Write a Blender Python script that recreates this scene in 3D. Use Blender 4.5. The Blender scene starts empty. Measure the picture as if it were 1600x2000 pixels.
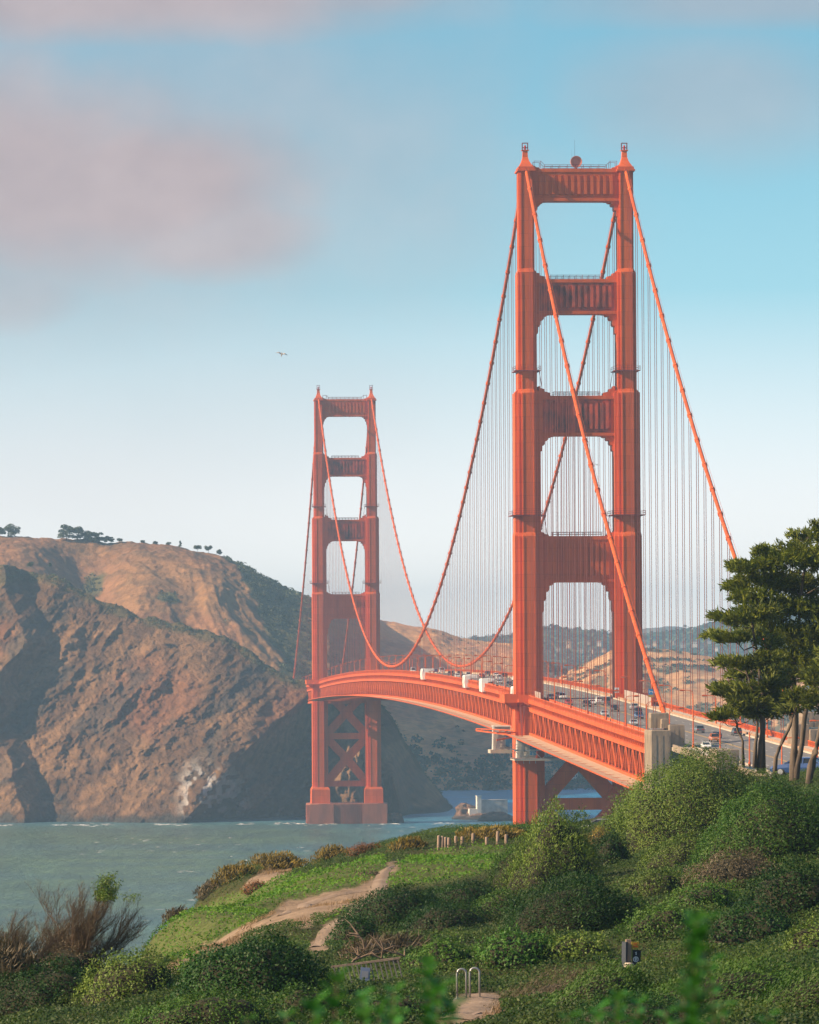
import bpy, math, random
import numpy as np
from mathutils import Matrix, Vector

SC = bpy.context.scene
COL = SC.collection
rng = np.random.default_rng(7)
random.seed(7)
R = math.radians

# ------------------------------------------------------------------ camera
FPX, CAMZ, PITCH, ROLL = 10248.0, 85.3, R(1.593), R(0.30)
FW = np.array([0, math.cos(PITCH), math.sin(PITCH)])
UP0 = np.array([0, -math.sin(PITCH), math.cos(PITCH)])
RT0 = np.array([1.0, 0, 0])
RT = math.cos(ROLL) * RT0 - math.sin(ROLL) * UP0
UP = math.sin(ROLL) * RT0 + math.cos(ROLL) * UP0
CP = np.array([0, 0, CAMZ])
cam = bpy.data.cameras.new('camera')
camo = bpy.data.objects.new('camera', cam)
COL.objects.link(camo)
camo.matrix_world = Matrix(((RT[0], UP[0], -FW[0], 0), (RT[1], UP[1], -FW[1], 0), (RT[2], UP[2], -FW[2], CAMZ), (0, 0, 0, 1)))
cam.sensor_fit = 'HORIZONTAL'
cam.sensor_width = 36
cam.lens = FPX / 1600 * 36
cam.clip_start = 0.5
cam.clip_end = 60000
cam.dof.use_dof = True
cam.dof.focus_distance = 1300
cam.dof.aperture_fstop = cam.lens / 1000 / 0.015
SC.camera = camo

# ------------------------------------------------------------------ light and exposure
SUN_AZ, SUN_EL = R(13), R(30)          # azimuth measured from -X towards the camera side
SD = Vector((-math.cos(SUN_AZ) * math.cos(SUN_EL), -math.sin(SUN_AZ) * math.cos(SUN_EL), math.sin(SUN_EL)))
sl = bpy.data.lights.new('sun', 'SUN')
sl.energy = 5.0
sl.angle = R(0.5)
sl.color = (1.0, 0.77, 0.50)
so = bpy.data.objects.new('sun', sl)
COL.objects.link(so)
so.rotation_euler = (-SD).to_track_quat('-Z', 'Y').to_euler()
SC.view_settings.view_transform = 'Standard'
SC.view_settings.look = 'None'
SC.view_settings.gamma = 1
SC.view_settings.exposure = 0.95


class NT:
    """small node-tree helper"""
    def __init__(s, tree):
        s.t = tree

    def n(s, typ, **kw):
        nd = s.t.nodes.new(typ)
        for k, v in kw.items():
            if k.startswith('i_'):
                nd.inputs[int(k[2:]) if k[2:].isdigit() else k[2:].replace('_', ' ')].default_value = v
            else:
                setattr(nd, k, v)
        return nd

    def l(s, a, b):
        s.t.links.new(a, b)

    def math(s, op, a, b=None, clamp=False):
        nd = s.t.nodes.new('ShaderNodeMath')
        nd.operation = op
        nd.use_clamp = clamp
        for i, v in enumerate((a, b)):
            if v is None:
                continue
            if isinstance(v, (int, float)):
                nd.inputs[i].default_value = v
            else:
                s.l(v, nd.inputs[i])
        return nd.outputs[0]

    def mix(s, fac, a, b, blend='MIX'):
        nd = s.t.nodes.new('ShaderNodeMix')
        nd.data_type = 'RGBA'
        nd.blend_type = blend
        for i, v in ((0, fac), (6, a), (7, b)):
            if isinstance(v, (int, float)):
                nd.inputs[i].default_value = v
            elif isinstance(v, tuple):
                nd.inputs[i].default_value = (*v, 1)
            else:
                s.l(v, nd.inputs[i])
        return nd.outputs[2]

    def ramp(s, fac, stops):
        nd = s.t.nodes.new('ShaderNodeValToRGB')
        e = nd.color_ramp.elements
        while len(e) < len(stops):
            e.new(0.5)
        for el, (p, c) in zip(e, stops):
            el.position = p
            el.color = (*c, 1) if isinstance(c, tuple) else (c, c, c, 1)
        s.l(fac, nd.inputs[0])
        return nd.outputs[0]


world = bpy.data.worlds.new('World')
SC.world = world
world.use_nodes = True
wt = world.node_tree
wt.nodes.clear()
W = NT(wt)
wout = W.n('ShaderNodeOutputWorld')
bg = W.n("ShaderNodeBackground", i_Strength=0.11)
W.l(bg.outputs[0], wout.inputs[0])
tc = W.n('ShaderNodeTexCoord')
sep = W.n('ShaderNodeSeparateXYZ')
W.l(tc.outputs['Generated'], sep.inputs[0])
zup = W.math('MAXIMUM', sep.outputs[2], 0.0)
comb = W.n('ShaderNodeCombineXYZ')
W.l(sep.outputs[0], comb.inputs[0])
W.l(sep.outputs[1], comb.inputs[1])
W.l(W.math('ADD', W.math('MULTIPLY', zup, 4.5), 0.03), comb.inputs[2])
nrm = W.n('ShaderNodeVectorMath', operation='NORMALIZE')
W.l(comb.outputs[0], nrm.inputs[0])
sky = W.n('ShaderNodeTexSky', sky_type='NISHITA', sun_disc=False)
sky.sun_elevation = SUN_EL
sky.sun_rotation = math.atan2(SD.x, SD.y)
sky.altitude = 50
sky.air_density = 1.0
sky.dust_density = 0.6
sky.ozone_density = 1.2
W.l(nrm.outputs[0], sky.inputs[0])
# the air is a little greener than pure Rayleigh blue that evening
el = W.math('MULTIPLY', zup, 1 / 0.14, True)
grad = W.ramp(el, [(0.0, (9.0, 7.9, 6.9)), (0.22, (6.0, 5.9, 5.6)), (0.5, (1.95, 3.75, 4.25)), (0.78, (1.05, 2.8, 3.6)), (1.0, (0.85, 2.35, 3.2))])
fade = W.math('SUBTRACT', 1.0, W.math('MULTIPLY', W.math('SUBTRACT', zup, 0.14), 5.0, True))
skyc = W.mix(W.math('MULTIPLY', fade, 0.88), sky.outputs[0], grad)
# soft fog clouds, placed by direction
yy = W.math('MAXIMUM', sep.outputs[1], 0.02)
uu = W.math('DIVIDE', sep.outputs[0], yy)
ww = W.math('DIVIDE', sep.outputs[2], yy)
front = W.math('GREATER_THAN', sep.outputs[1], 0.05)
cv = W.n('ShaderNodeCombineXYZ')
W.l(W.math('MULTIPLY', uu, 12.0), cv.inputs[0])
W.l(W.math('MULTIPLY', ww, 15.0), cv.inputs[1])
cn = W.n('ShaderNodeTexNoise', i_Scale=1.0, i_Detail=5.0, i_Roughness=0.52, i_Distortion=0.35)
W.l(cv.outputs[0], cn.inputs['Vector'])
cn2 = W.n('ShaderNodeTexNoise', i_Scale=3.1, i_Detail=4.0, i_Roughness=0.55)
W.l(cv.outputs[0], cn2.inputs['Vector'])
cmask = None
for px, py, a, b, k in ((-60, 330, 760, 300, 1.0), (260, 350, 460, 210, 1.0), (400, 450, 300, 130, 0.9), (150, -30, 760, 140, 0.95), (640, -20, 300, 70, 0.7), (1420, 190, 360, 150, 0.45), (0, 560, 260, 110, 0.7), (1480, 0, 450, 70, 0.5), (220, 760, 760, 300, 0.25), (150, 340, 900, 420, 0.55)):
    du = W.math('DIVIDE', W.math('SUBTRACT', uu, (px - 800) / FPX), a / FPX)
    dw = W.math('DIVIDE', W.math('SUBTRACT', ww, (1285 - py) / FPX), b / FPX)
    dd = W.math('SQRT', W.math('ADD', W.math('MULTIPLY', du, du), W.math('MULTIPLY', dw, dw)))
    m = W.math('SUBTRACT', 1.0, dd)
    m = W.math('ADD', m, W.math('MULTIPLY', W.math('SUBTRACT', cn.outputs[0], 0.5), 1.0))
    m = W.math('ADD', m, W.math('MULTIPLY', W.math('SUBTRACT', cn2.outputs[0], 0.5), 0.35))
    mr = W.n('ShaderNodeMapRange', interpolation_type='SMOOTHSTEP', i_1=-0.45, i_2=0.70)
    W.l(m, mr.inputs[0])
    m = W.math('MULTIPLY', mr.outputs[0], k)
    cmask = m if cmask is None else W.math('MAXIMUM', cmask, m)
cmask = W.math('MULTIPLY', W.math('MULTIPLY', cmask, front), 0.92)
cshade = W.mix(W.ramp(cn2.outputs[0], [(0.3, 0.0), (0.7, 1.0)]), (2.35, 1.85, 1.92), (3.0, 2.35, 2.35))
W.l(W.mix(cmask, skyc, cshade), bg.inputs[0])

# ------------------------------------------------------------------ helpers
def at(px, py, Y):
    d = FW + (px - 800) / FPX * RT + (1000 - py) / FPX * UP
    return CP + d * (Y / d[1])


def atv(px, py, Y):
    px, py, Y = np.broadcast_arrays(np.asarray(px, float), np.asarray(py, float), np.asarray(Y, float))
    d = FW + ((px - 800) / FPX)[..., None] * RT + ((1000 - py) / FPX)[..., None] * UP
    return CP + d * (Y / d[..., 1])[..., None]


def proj(P):
    q = np.asarray(P, float) - CP
    d = q @ FW
    return 800 + FPX * (q @ RT) / d, 1000 - FPX * (q @ UP) / d


def _hash(ix, iy, s):
    h = (ix * 374761393 + iy * 668265263 + s * 974711) & 0xFFFFFFFF
    h = ((h ^ (h >> 13)) * 1274126177) & 0xFFFFFFFF
    return ((h ^ (h >> 16)) & 0xFFFF) / 65535.0


def vn(x, y, s=0):
    x = np.asarray(x, float); y = np.asarray(y, float)
    ix = np.floor(x).astype(np.int64); iy = np.floor(y).astype(np.int64)
    fx = x - ix; fy = y - iy
    fx = fx * fx * fx * (fx * (fx * 6 - 15) + 10); fy = fy * fy * fy * (fy * (fy * 6 - 15) + 10)
    a = _hash(ix, iy, s); b = _hash(ix + 1, iy, s); c = _hash(ix, iy + 1, s); d = _hash(ix + 1, iy + 1, s)
    return (a + (b - a) * fx) * (1 - fy) + (c + (d - c) * fx) * fy


def fbm(x, y, o=4, s=0, g=0.5):
    t = 0; a = 1; n = 0
    for k in range(o):
        t = t + a * (vn(x * 2 ** k, y * 2 ** k, s + k * 17) * 2 - 1); n += a; a *= g
    return t / n


def ridged(x, y, o=4, s=0, g=0.5):
    t = 0; a = 1; n = 0
    for k in range(o):
        t = t + a * (1 - abs(vn(x * 2 ** k, y * 2 ** k, s + k * 31) * 2 - 1)); n += a; a *= g
    return t / n


def sstep(a, b, x):
    t = np.clip((x - a) / (b - a), 0, 1)
    return t * t * (3 - 2 * t)


def tag(o, label=None, cat=None, group=None, kind=None):
    for k, v in (('label', label), ('category', cat), ('group', group), ('kind', kind)):
        if v:
            o[k] = v
    return o


def empty(name, loc=(0, 0, 0), rz=0.0, parent=None):
    o = bpy.data.objects.new(name, None)
    COL.objects.link(o)
    o.location = loc
    o.rotation_euler = (0, 0, rz)
    o.empty_display_size = 0.1
    if parent:
        o.parent = parent
    return o


def npmesh(name, V, F, mats, parent=None, smooth=False, col=None, mi=None, loc=None):
    """V (n,3), F (m,k) arrays -> object"""
    V = np.ascontiguousarray(V, np.float32); F = np.ascontiguousarray(F, np.int32)
    me = bpy.data.meshes.new(name)
    me.vertices.add(len(V)); me.vertices.foreach_set('co', V.ravel())
    m, k = F.shape
    me.loops.add(m * k); me.loops.foreach_set('vertex_index', F.ravel())
    me.polygons.add(m)
    me.polygons.foreach_set('loop_start', np.arange(0, m * k, k, dtype=np.int32))
    me.polygons.foreach_set('loop_total', np.full(m, k, np.int32))
    if smooth:
        me.polygons.foreach_set('use_smooth', np.ones(m, bool))
    if mi is not None:
        me.polygons.foreach_set('material_index', np.ascontiguousarray(mi, np.int32))
    if col is not None:
        a = me.color_attributes.new('Col', 'FLOAT_COLOR', 'POINT')
        c = np.ones((len(V), 4), np.float32); c[:, :3] = col
        a.data.foreach_set('color', c.ravel())
    me.update(calc_edges=True)
    for mm in (mats if isinstance(mats, (list, tuple)) else [mats]):
        me.materials.append(mm)
    o = bpy.data.objects.new(name, me)
    COL.objects.link(o)
    if parent:
        o.parent = parent
    if loc is not None:
        o.location = loc
    return o


class MB:
    def __init__(s):
        s.V = []; s.F = []; s.I = []; s.cur = 0

    def add(s, vs, fs):
        b = len(s.V)
        s.V += [tuple(v) for v in vs]
        s.F += [tuple(b + i for i in f) for f in fs]
        s.I += [s.cur] * len(fs)
        return s

    def box(s, x0, x1, y0, y1, z0, z1):
        v = [(x, y, z) for z in (z0, z1) for y in (y0, y1) for x in (x0, x1)]
        return s.add(v, [(0, 2, 3, 1), (4, 5, 7, 6), (0, 1, 5, 4), (2, 6, 7, 3), (0, 4, 6, 2), (1, 3, 7, 5)])

    def cbox(s, c, d):
        return s.box(c[0] - d[0] / 2, c[0] + d[0] / 2, c[1] - d[1] / 2, c[1] + d[1] / 2, c[2] - d[2] / 2, c[2] + d[2] / 2)

    def frus(s, cx, cy, z0, w0, l0, z1, w1, l1):
        v = [(cx + a * w / 2, cy + b * l / 2, z) for z, w, l in ((z0, w0, l0), (z1, w1, l1)) for a, b in ((-1, -1), (1, -1), (1, 1), (-1, 1))]
        return s.add(v, [(3, 2, 1, 0), (4, 5, 6, 7), (0, 1, 5, 4), (1, 2, 6, 5), (2, 3, 7, 6), (3, 0, 4, 7)])

    def bar(s, p, q, w, t=None, up=(0, 0, 1)):
        """rectangular bar p->q, width w across `up` x dir, thickness t"""
        p = Vector(p); q = Vector(q); t = w if t is None else t
        d = (q - p).normalized(); u = Vector(up)
        if abs(d.dot(u)) > 0.95:
            u = Vector((0, 1, 0)) if abs(d.y) < 0.9 else Vector((1, 0, 0))
        a = d.cross(u).normalized(); b = a.cross(d).normalized()
        v = [e + a * (i * t / 2) + b * (j * w / 2) for e in (p, q) for i, j in ((-1, -1), (1, -1), (1, 1), (-1, 1))]
        return s.add(v, [(3, 2, 1, 0), (4, 5, 6, 7), (0, 1, 5, 4), (1, 2, 6, 5), (2, 3, 7, 6), (3, 0, 4, 7)])

    def tube(s, pts, r, n=6, cap=True):
        pts = [Vector(p) for p in pts]
        rs = r if isinstance(r, (list, tuple)) else [r] * len(pts)
        rings = []
        vs = []
        ref = Vector((0.13, 0.21, 1)).normalized()
        for i, p in enumerate(pts):
            d = (pts[min(i + 1, len(pts) - 1)] - pts[max(i - 1, 0)])
            d = d.normalized() if d.length > 1e-9 else Vector((0, 0, 1))
            u = ref if abs(d.dot(ref)) < 0.95 else Vector((1, 0.1, 0)).normalized()
            a = d.cross(u).normalized(); b = d.cross(a)
            for k in range(n):
                t = 2 * math.pi * k / n
                vs.append(p + (a * math.cos(t) + b * math.sin(t)) * rs[i])
        fs = []
        for i in range(len(pts) - 1):
            for k in range(n):
                fs.append((i * n + k, i * n + (k + 1) % n, (i + 1) * n + (k + 1) % n, (i + 1) * n + k))
        if cap:
            fs.append(tuple(range(n - 1, -1, -1)))
            fs.append(tuple((len(pts) - 1) * n + k for k in range(n)))
        return s.add(vs, fs)

    def prism(s, poly, a0, a1, axis='y'):
        """poly in the plane across `axis` (x,z for y; y,z for x; x,y for z)"""
        def P(u, v, a):
            return (u, a, v) if axis == 'y' else (a, u, v) if axis == 'x' else (u, v, a)
        n = len(poly)
        v = [P(u, w, a0) for u, w in poly] + [P(u, w, a1) for u, w in poly]
        f = [tuple(range(n)), tuple(range(2 * n - 1, n - 1, -1))]
        f += [((i + 1) % n, i, n + i, n + (i + 1) % n) for i in range(n)]
        return s.add(v, f)

    def lathe(s, prof, c=(0, 0, 0), n=12, axis='z'):
        vs = []
        for r, h in prof:
            for k in range(n):
                t = 2 * math.pi * k / n
                p = (r * math.cos(t), r * math.sin(t), h)
                if axis == 'x':
                    p = (h, p[0], p[1])
                if axis == 'y':
                    p = (p[0], h, p[1])
                vs.append((c[0] + p[0], c[1] + p[1], c[2] + p[2]))
        m = len(prof)
        fs = [(i * n + k, i * n + (k + 1) % n, (i + 1) * n + (k + 1) % n, (i + 1) * n + k) for i in range(m - 1) for k in range(n)]
        fs += [tuple(range(n - 1, -1, -1)), tuple((m - 1) * n + k for k in range(n))]
        return s.add(vs, fs)

    def build(s, name, mats, parent=None, smooth=False, fix=True, loc=None):
        me = bpy.data.meshes.new(name)
        me.from_pydata(s.V, [], s.F)
        for m in (mats if isinstance(mats, (list, tuple)) else [mats]):
            me.materials.append(m)
        me.polygons.foreach_set('material_index', s.I)
        if fix:
            import bmesh
            bm = bmesh.new(); bm.from_mesh(me)
            bmesh.ops.recalc_face_normals(bm, faces=bm.faces)
            bm.to_mesh(me); bm.free()
        if smooth:
            me.polygons.foreach_set('use_smooth', [True] * len(me.polygons))
        me.update()
        o = bpy.data.objects.new(name, me)
        COL.objects.link(o)
        if parent:
            o.parent = parent
        if loc is not None:
            o.location = loc
        return o


def copy_tree(o, parent=None):
    c = o.copy()
    COL.objects.link(c)
    if parent is not None:
        c.parent = parent
    for ch in o.children:
        copy_tree(ch, c)
    return c


# ------------------------------------------------------------------ materials
def mat(name, c, rough=0.75, c2=None, scale=0.5, stretch=(1, 1, 1), bump=0.0, bscale=4.0, metal=0.0, lo=0.35, hi=0.65, detail=5, spec=0.4):
    m = bpy.data.materials.new(name)
    m.use_nodes = True
    T = NT(m.node_tree)
    p = m.node_tree.nodes['Principled BSDF']
    p.inputs['Roughness'].default_value = rough
    p.inputs['Metallic'].default_value = metal
    p.inputs['Specular IOR Level'].default_value = spec
    c2 = c2 or tuple(v * 0.78 for v in c)
    tcd = T.n('ShaderNodeTexCoord')
    mp = T.n('ShaderNodeMapping')
    mp.inputs['Scale'].default_value = stretch
    T.l(tcd.outputs['Object'], mp.inputs[0])
    nz = T.n('ShaderNodeTexNoise', i_Scale=scale, i_Detail=detail, i_Roughness=0.6)
    T.l(mp.outputs[0], nz.inputs['Vector'])
    T.l(T.mix(T.ramp(nz.outputs[0], [(lo, 0.0), (hi, 1.0)]), c, c2), p.inputs['Base Color'])
    if bump:
        nb = T.n('ShaderNodeTexNoise', i_Scale=bscale, i_Detail=6.0, i_Roughness=0.65)
        T.l(mp.outputs[0], nb.inputs['Vector'])
        b = T.n('ShaderNodeBump', i_Strength=1.0, i_Distance=bump)
        T.l(nb.outputs[0], b.inputs['Height'])
        T.l(b.outputs[0], p.inputs['Normal'])
    return m


def leafmat(name, c1, c2, c3=None, scale=0.35, trans=0.35, rough=0.55):
    m = bpy.data.materials.new(name)
    m.use_nodes = True
    t = m.node_tree
    T = NT(t)
    p = t.nodes['Principled BSDF']
    p.inputs['Roughness'].default_value = rough
    p.inputs['Specular IOR Level'].default_value = 0.25
    g = T.n('ShaderNodeNewGeometry')
    nz = T.n('ShaderNodeTexNoise', i_Scale=scale, i_Detail=4.0, i_Roughness=0.6)
    T.l(g.outputs['Position'], nz.inputs['Vector'])
    c3 = c3 or c2
    if c1[1] > c1[0]:
        c1, c2, c3 = [(q[0] * .78, q[1], q[2]) for q in (c1, c2, c3)]
    col = T.mix(T.ramp(nz.outputs[0], [(0.35, 0.0), (0.65, 1.0)]), c1, c2)
    rp = T.ramp(g.outputs['Random Per Island'], [(0.0, 0.0), (1.0, 1.0)])
    col = T.mix(T.math('MULTIPLY', T.math('POWER', rp, 4.0), 0.6), col, c3)
    vv = T.math('ADD', T.math('MULTIPLY', T.math('FRACT', T.math('MULTIPLY', g.outputs['Random Per Island'], 7.31)), 0.36), 0.70)
    nz2 = T.n('ShaderNodeTexNoise', i_Scale=scale * .22, i_Detail=3.0, i_Roughness=0.55)
    T.l(g.outputs['Position'], nz2.inputs['Vector'])
    mr = T.n('ShaderNodeMapRange', i_1=0.35, i_2=0.65, i_3=0.70, i_4=1.30)
    T.l(nz2.outputs[0], mr.inputs[0])
    hs = T.n('ShaderNodeHueSaturation')
    T.l(T.math('MULTIPLY', vv, mr.outputs[0]), hs.inputs['Value']); T.l(col, hs.inputs['Color'])
    T.l(hs.outputs[0], p.inputs['Base Color'])
    tr = T.n('ShaderNodeBsdfTranslucent')
    T.l(T.mix(1.0, hs.outputs[0], (1.3, 1.35, 0.7), 'MULTIPLY'), tr.inputs[0])
    mx = T.n('ShaderNodeMixShader', i_0=trans)
    T.l(p.outputs[0], mx.inputs[1]); T.l(tr.outputs[0], mx.inputs[2])
    T.l(mx.outputs[0], t.nodes['Material Output'].inputs[0])
    return m


def terrmat(name, rough=0.9, nscale=0.08, namt=0.5, bump=0.0, bscale=0.2, stretch=(1, 1, 1)):
    m = bpy.data.materials.new(name)
    m.use_nodes = True
    T = NT(m.node_tree)
    p = m.node_tree.nodes['Principled BSDF']
    p.inputs['Roughness'].default_value = rough
    p.inputs['Specular IOR Level'].default_value = 0.1
    a = T.n('ShaderNodeVertexColor', layer_name='Col')
    tcd = T.n('ShaderNodeTexCoord')
    mp = T.n('ShaderNodeMapping')
    mp.inputs['Scale'].default_value = stretch
    T.l(tcd.outputs['Object'], mp.inputs[0])
    nz = T.n('ShaderNodeTexNoise', i_Scale=nscale, i_Detail=8.0, i_Roughness=0.68)
    T.l(mp.outputs[0], nz.inputs['Vector'])
    v = T.ramp(nz.outputs[0], [(0.25, 1 - namt), (0.75, 1 + namt)])
    v = T.n('ShaderNodeMapRange', i_1=0.25, i_2=0.75, i_3=1 - namt, i_4=1 + namt)
    T.l(nz.outputs[0], v.inputs[0])
    hs = T.n('ShaderNodeHueSaturation')
    T.l(a.outputs[0], hs.inputs['Color']); T.l(v.outputs[0], hs.inputs['Value'])
    T.l(hs.outputs[0], p.inputs['Base Color'])
    if bump:
        nb = T.n('ShaderNodeTexNoise', i_Scale=bscale, i_Detail=8.0, i_Roughness=0.7)
        T.l(mp.outputs[0], nb.inputs['Vector'])
        b = T.n('ShaderNodeBump', i_Strength=1.0, i_Distance=bump)
        T.l(nb.outputs[0], b.inputs['Height'])
        T.l(b.outputs[0], p.inputs['Normal'])
    return m


ORANGE = mat('international_orange_paint', (0.66, 0.122, 0.024), 0.65, (0.40, 0.062, 0.022), 0.34, (1, 1, 0.10), lo=0.38, hi=0.85, detail=8, bump=0.05, bscale=0.8, spec=0.15)
def plate_seams(m):
    """riveted plates: faint darker joints every few metres"""
    T = NT(m.node_tree)
    p = m.node_tree.nodes['Principled BSDF']
    src = p.inputs['Base Color'].links[0].from_socket
    tcd = T.n('ShaderNodeTexCoord'); sp = T.n('ShaderNodeSeparateXYZ'); cb = T.n('ShaderNodeCombineXYZ')
    T.l(tcd.outputs['Object'], sp.inputs[0])
    T.l(T.math('ADD', sp.outputs[0], sp.outputs[1]), cb.inputs[0]); T.l(sp.outputs[2], cb.inputs[1])
    br = T.n('ShaderNodeTexBrick')
    for k, v in (('Scale', 1.0), ('Mortar Size', 0.10), ('Mortar Smooth', 0.3), ('Brick Width', 3.4), ('Row Height', 3.6), ('Bias', 0.0)):
        br.inputs[k].default_value = v
    br.inputs['Color1'].default_value = (1, 1, 1, 1); br.inputs['Color2'].default_value = (.90, .90, .92, 1); br.inputs['Mortar'].default_value = (.80, .78, .78, 1)
    T.l(cb.outputs[0], br.inputs['Vector'])
    T.l(T.mix(1.0, src, br.outputs[0], 'MULTIPLY'), p.inputs['Base Color'])


plate_seams(ORANGE)
ORANGE_STAIN = mat('weathered_orange_paint', (0.56, 0.085, 0.036), 0.75, (0.10, 0.036, 0.028), 0.34, (1, 1, 0.5), lo=0.40, hi=0.66, detail=9)
SHADED_ORANGE = mat('shaded_orange_steel', (0.26, 0.055, 0.04), 0.7, (0.16, 0.04, 0.035), 0.4)  # darker copy of the orange paint, shade put into the colour
ROPE = mat('orange_wire_rope', (0.62, 0.14, 0.08), 0.6)
STEEL = mat('galvanised_steel', (0.42, 0.42, 0.41), 0.45, (0.33, 0.33, 0.33), 3.0, metal=0.6)
DARKST = mat('dark_steel', (0.05, 0.045, 0.045), 0.6)
ASPH = mat('asphalt', (0.20, 0.18, 0.165), 0.85, (0.15, 0.137, 0.127), 0.25, lo=0.3, hi=0.7)
PAINT_Y = mat('yellow_line_paint', (0.55, 0.33, 0.08), 0.7)
PAINT_W = mat('white_line_paint', (0.6, 0.58, 0.54), 0.7)
CONC = mat('weathered_concrete', (0.33, 0.245, 0.17), 0.9, (0.20, 0.15, 0.108), 0.6, (1, 1, 0.35), 0.05, 2.0)
CONC_PIER = mat('pier_concrete', (0.40, 0.13, 0.075), 0.9, (0.25, 0.09, 0.06), 0.2, (1, 1, 0.3), 0.1, 1.0)
CONC_PALE = mat('pale_concrete', (0.52, 0.44, 0.35), 0.9, (0.42, 0.35, 0.27), 0.4)
BARR = mat('tan_barrier_paint', (0.40, 0.24, 0.15), 0.85, (0.30, 0.18, 0.11), 0.4)
NETM = mat('tan_steel_netting', (0.55, 0.37, 0.24), 0.9, (0.44, 0.29, 0.19), 0.6)
TARP = mat('white_tarpaulin', (0.86, 0.83, 0.78), 0.6, (0.74, 0.71, 0.67), 0.8, bump=0.05, bscale=1.5)
GLASS = mat('dark_window_glass', (0.02, 0.025, 0.03), 0.1, spec=0.6)
RUBBER = mat('tyre_rubber', (0.02, 0.02, 0.02), 0.8)
LAMPG = mat('pale_lamp_glass', (0.75, 0.65, 0.5), 0.3)
REDL = mat('red_lens', (0.5, 0.02, 0.02), 0.3)
WHITEP = mat('white_painted_plaster', (0.78, 0.73, 0.66), 0.8, (0.6, 0.55, 0.48), 0.3)
WOOD = mat('weathered_wood', (0.38, 0.27, 0.20), 0.9, (0.24, 0.17, 0.13), 3.0, (1, 1, 0.2), 0.01, 20)
BARK = mat('grey_cypress_bark', (0.15, 0.112, 0.085), 0.95, (0.065, 0.048, 0.038), 2.5, (1, 1, 0.15), 0.06, 5)
TWIG = mat('brown_twigs', (0.13, 0.09, 0.058), 0.95, (0.09, 0.055, 0.035), 3)

# ------------------------------------------------------------------ water
def watermat():
    m = bpy.data.materials.new('bay_water')
    m.use_nodes = True
    T = NT(m.node_tree)
    p = m.node_tree.nodes['Principled BSDF']
    p.inputs['Roughness'].default_value = 0.32
    p.inputs['IOR'].default_value = 1.33
    p.inputs['Specular IOR Level'].default_value = 0.3
    tcd = T.n('ShaderNodeTexCoord')
    sp = T.n('ShaderNodeSeparateXYZ')
    T.l(tcd.outputs['Object'], sp.inputs[0])
    # sediment-laden green water near the western shore, bluer in the channel
    nz = T.n('ShaderNodeTexNoise', i_Scale=0.004, i_Detail=4.0)
    T.l(tcd.outputs['Object'], nz.inputs['Vector'])
    f = T.math('ADD', T.math('MULTIPLY', sp.outputs[0], 1 / 150.0), 0.75)
    f = T.math('ADD', f, T.math('MULTIPLY', T.math('SUBTRACT', nz.outputs[0], 0.5), 1.0))
    f = T.math('ADD', f, T.math('MULTIPLY', sp.outputs[1], -1 / 9000.0), True)
    g = T.math('MULTIPLY', T.math('SUBTRACT', sp.outputs[1], 2600), 1 / 400.0, True)
    c = T.mix(f, (0.10, 0.155, 0.07), (0.006, 0.155, 0.30))
    c = T.mix(g, c, (0.002, 0.19, 0.42))
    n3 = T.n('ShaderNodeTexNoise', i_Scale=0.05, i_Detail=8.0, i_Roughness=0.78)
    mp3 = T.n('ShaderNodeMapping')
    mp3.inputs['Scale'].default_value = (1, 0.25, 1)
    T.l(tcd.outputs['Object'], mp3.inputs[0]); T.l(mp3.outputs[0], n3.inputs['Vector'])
    n4 = T.n('ShaderNodeTexNoise', i_Scale=0.011, i_Detail=4.0, i_Roughness=0.6, i_Distortion=1.2)
    mp4 = T.n('ShaderNodeMapping')
    mp4.inputs['Scale'].default_value = (.35, .8, 1)
    T.l(tcd.outputs['Object'], mp4.inputs[0]); T.l(mp4.outputs[0], n4.inputs['Vector'])
    v4 = T.n('ShaderNodeMapRange', i_1=0.35, i_2=0.65, i_3=0.0, i_4=0.5)
    T.l(n4.outputs[0], v4.inputs[0])
    c = T.mix(v4.outputs[0], c, (0.05, 0.10, 0.13))
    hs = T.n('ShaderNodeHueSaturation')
    vr = T.n('ShaderNodeMapRange', i_1=0.3, i_2=0.7, i_3=0.5, i_4=1.5)  # light and dark of the waves painted into the base colour
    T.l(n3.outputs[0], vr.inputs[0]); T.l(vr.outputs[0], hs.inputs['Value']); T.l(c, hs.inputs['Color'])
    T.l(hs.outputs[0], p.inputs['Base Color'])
    mp = T.n('ShaderNodeMapping')
    mp.inputs['Scale'].default_value = (1, 0.45, 1)
    mp.inputs['Rotation'].default_value = (0, 0, 0.3)
    T.l(tcd.outputs['Object'], mp.inputs[0])
    w1 = T.n('ShaderNodeTexNoise', i_Scale=0.16, i_Detail=7.0, i_Roughness=0.68)
    T.l(mp.outputs[0], w1.inputs['Vector'])
    b = T.n('ShaderNodeBump', i_Strength=1.0, i_Distance=5.0)
    T.l(w1.outputs[0], b.inputs['Height'])
    T.l(b.outputs[0], p.inputs['Normal'])
    return m


wm = MB()
wm.add([(-7000, -500, 0), (7000, -500, 0), (7000, 12000, 0), (-7000, 12000, 0)], [(0, 1, 2, 3)])
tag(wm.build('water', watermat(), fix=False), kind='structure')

foam = bpy.data.materials.new('sea_foam')
foam.use_nodes = True
foam.node_tree.nodes['Principled BSDF'].inputs['Base Color'].default_value = (0.8, 0.78, 0.74, 1)
foam.node_tree.nodes['Principled BSDF'].inputs['Roughness'].default_value = 0.9


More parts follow.
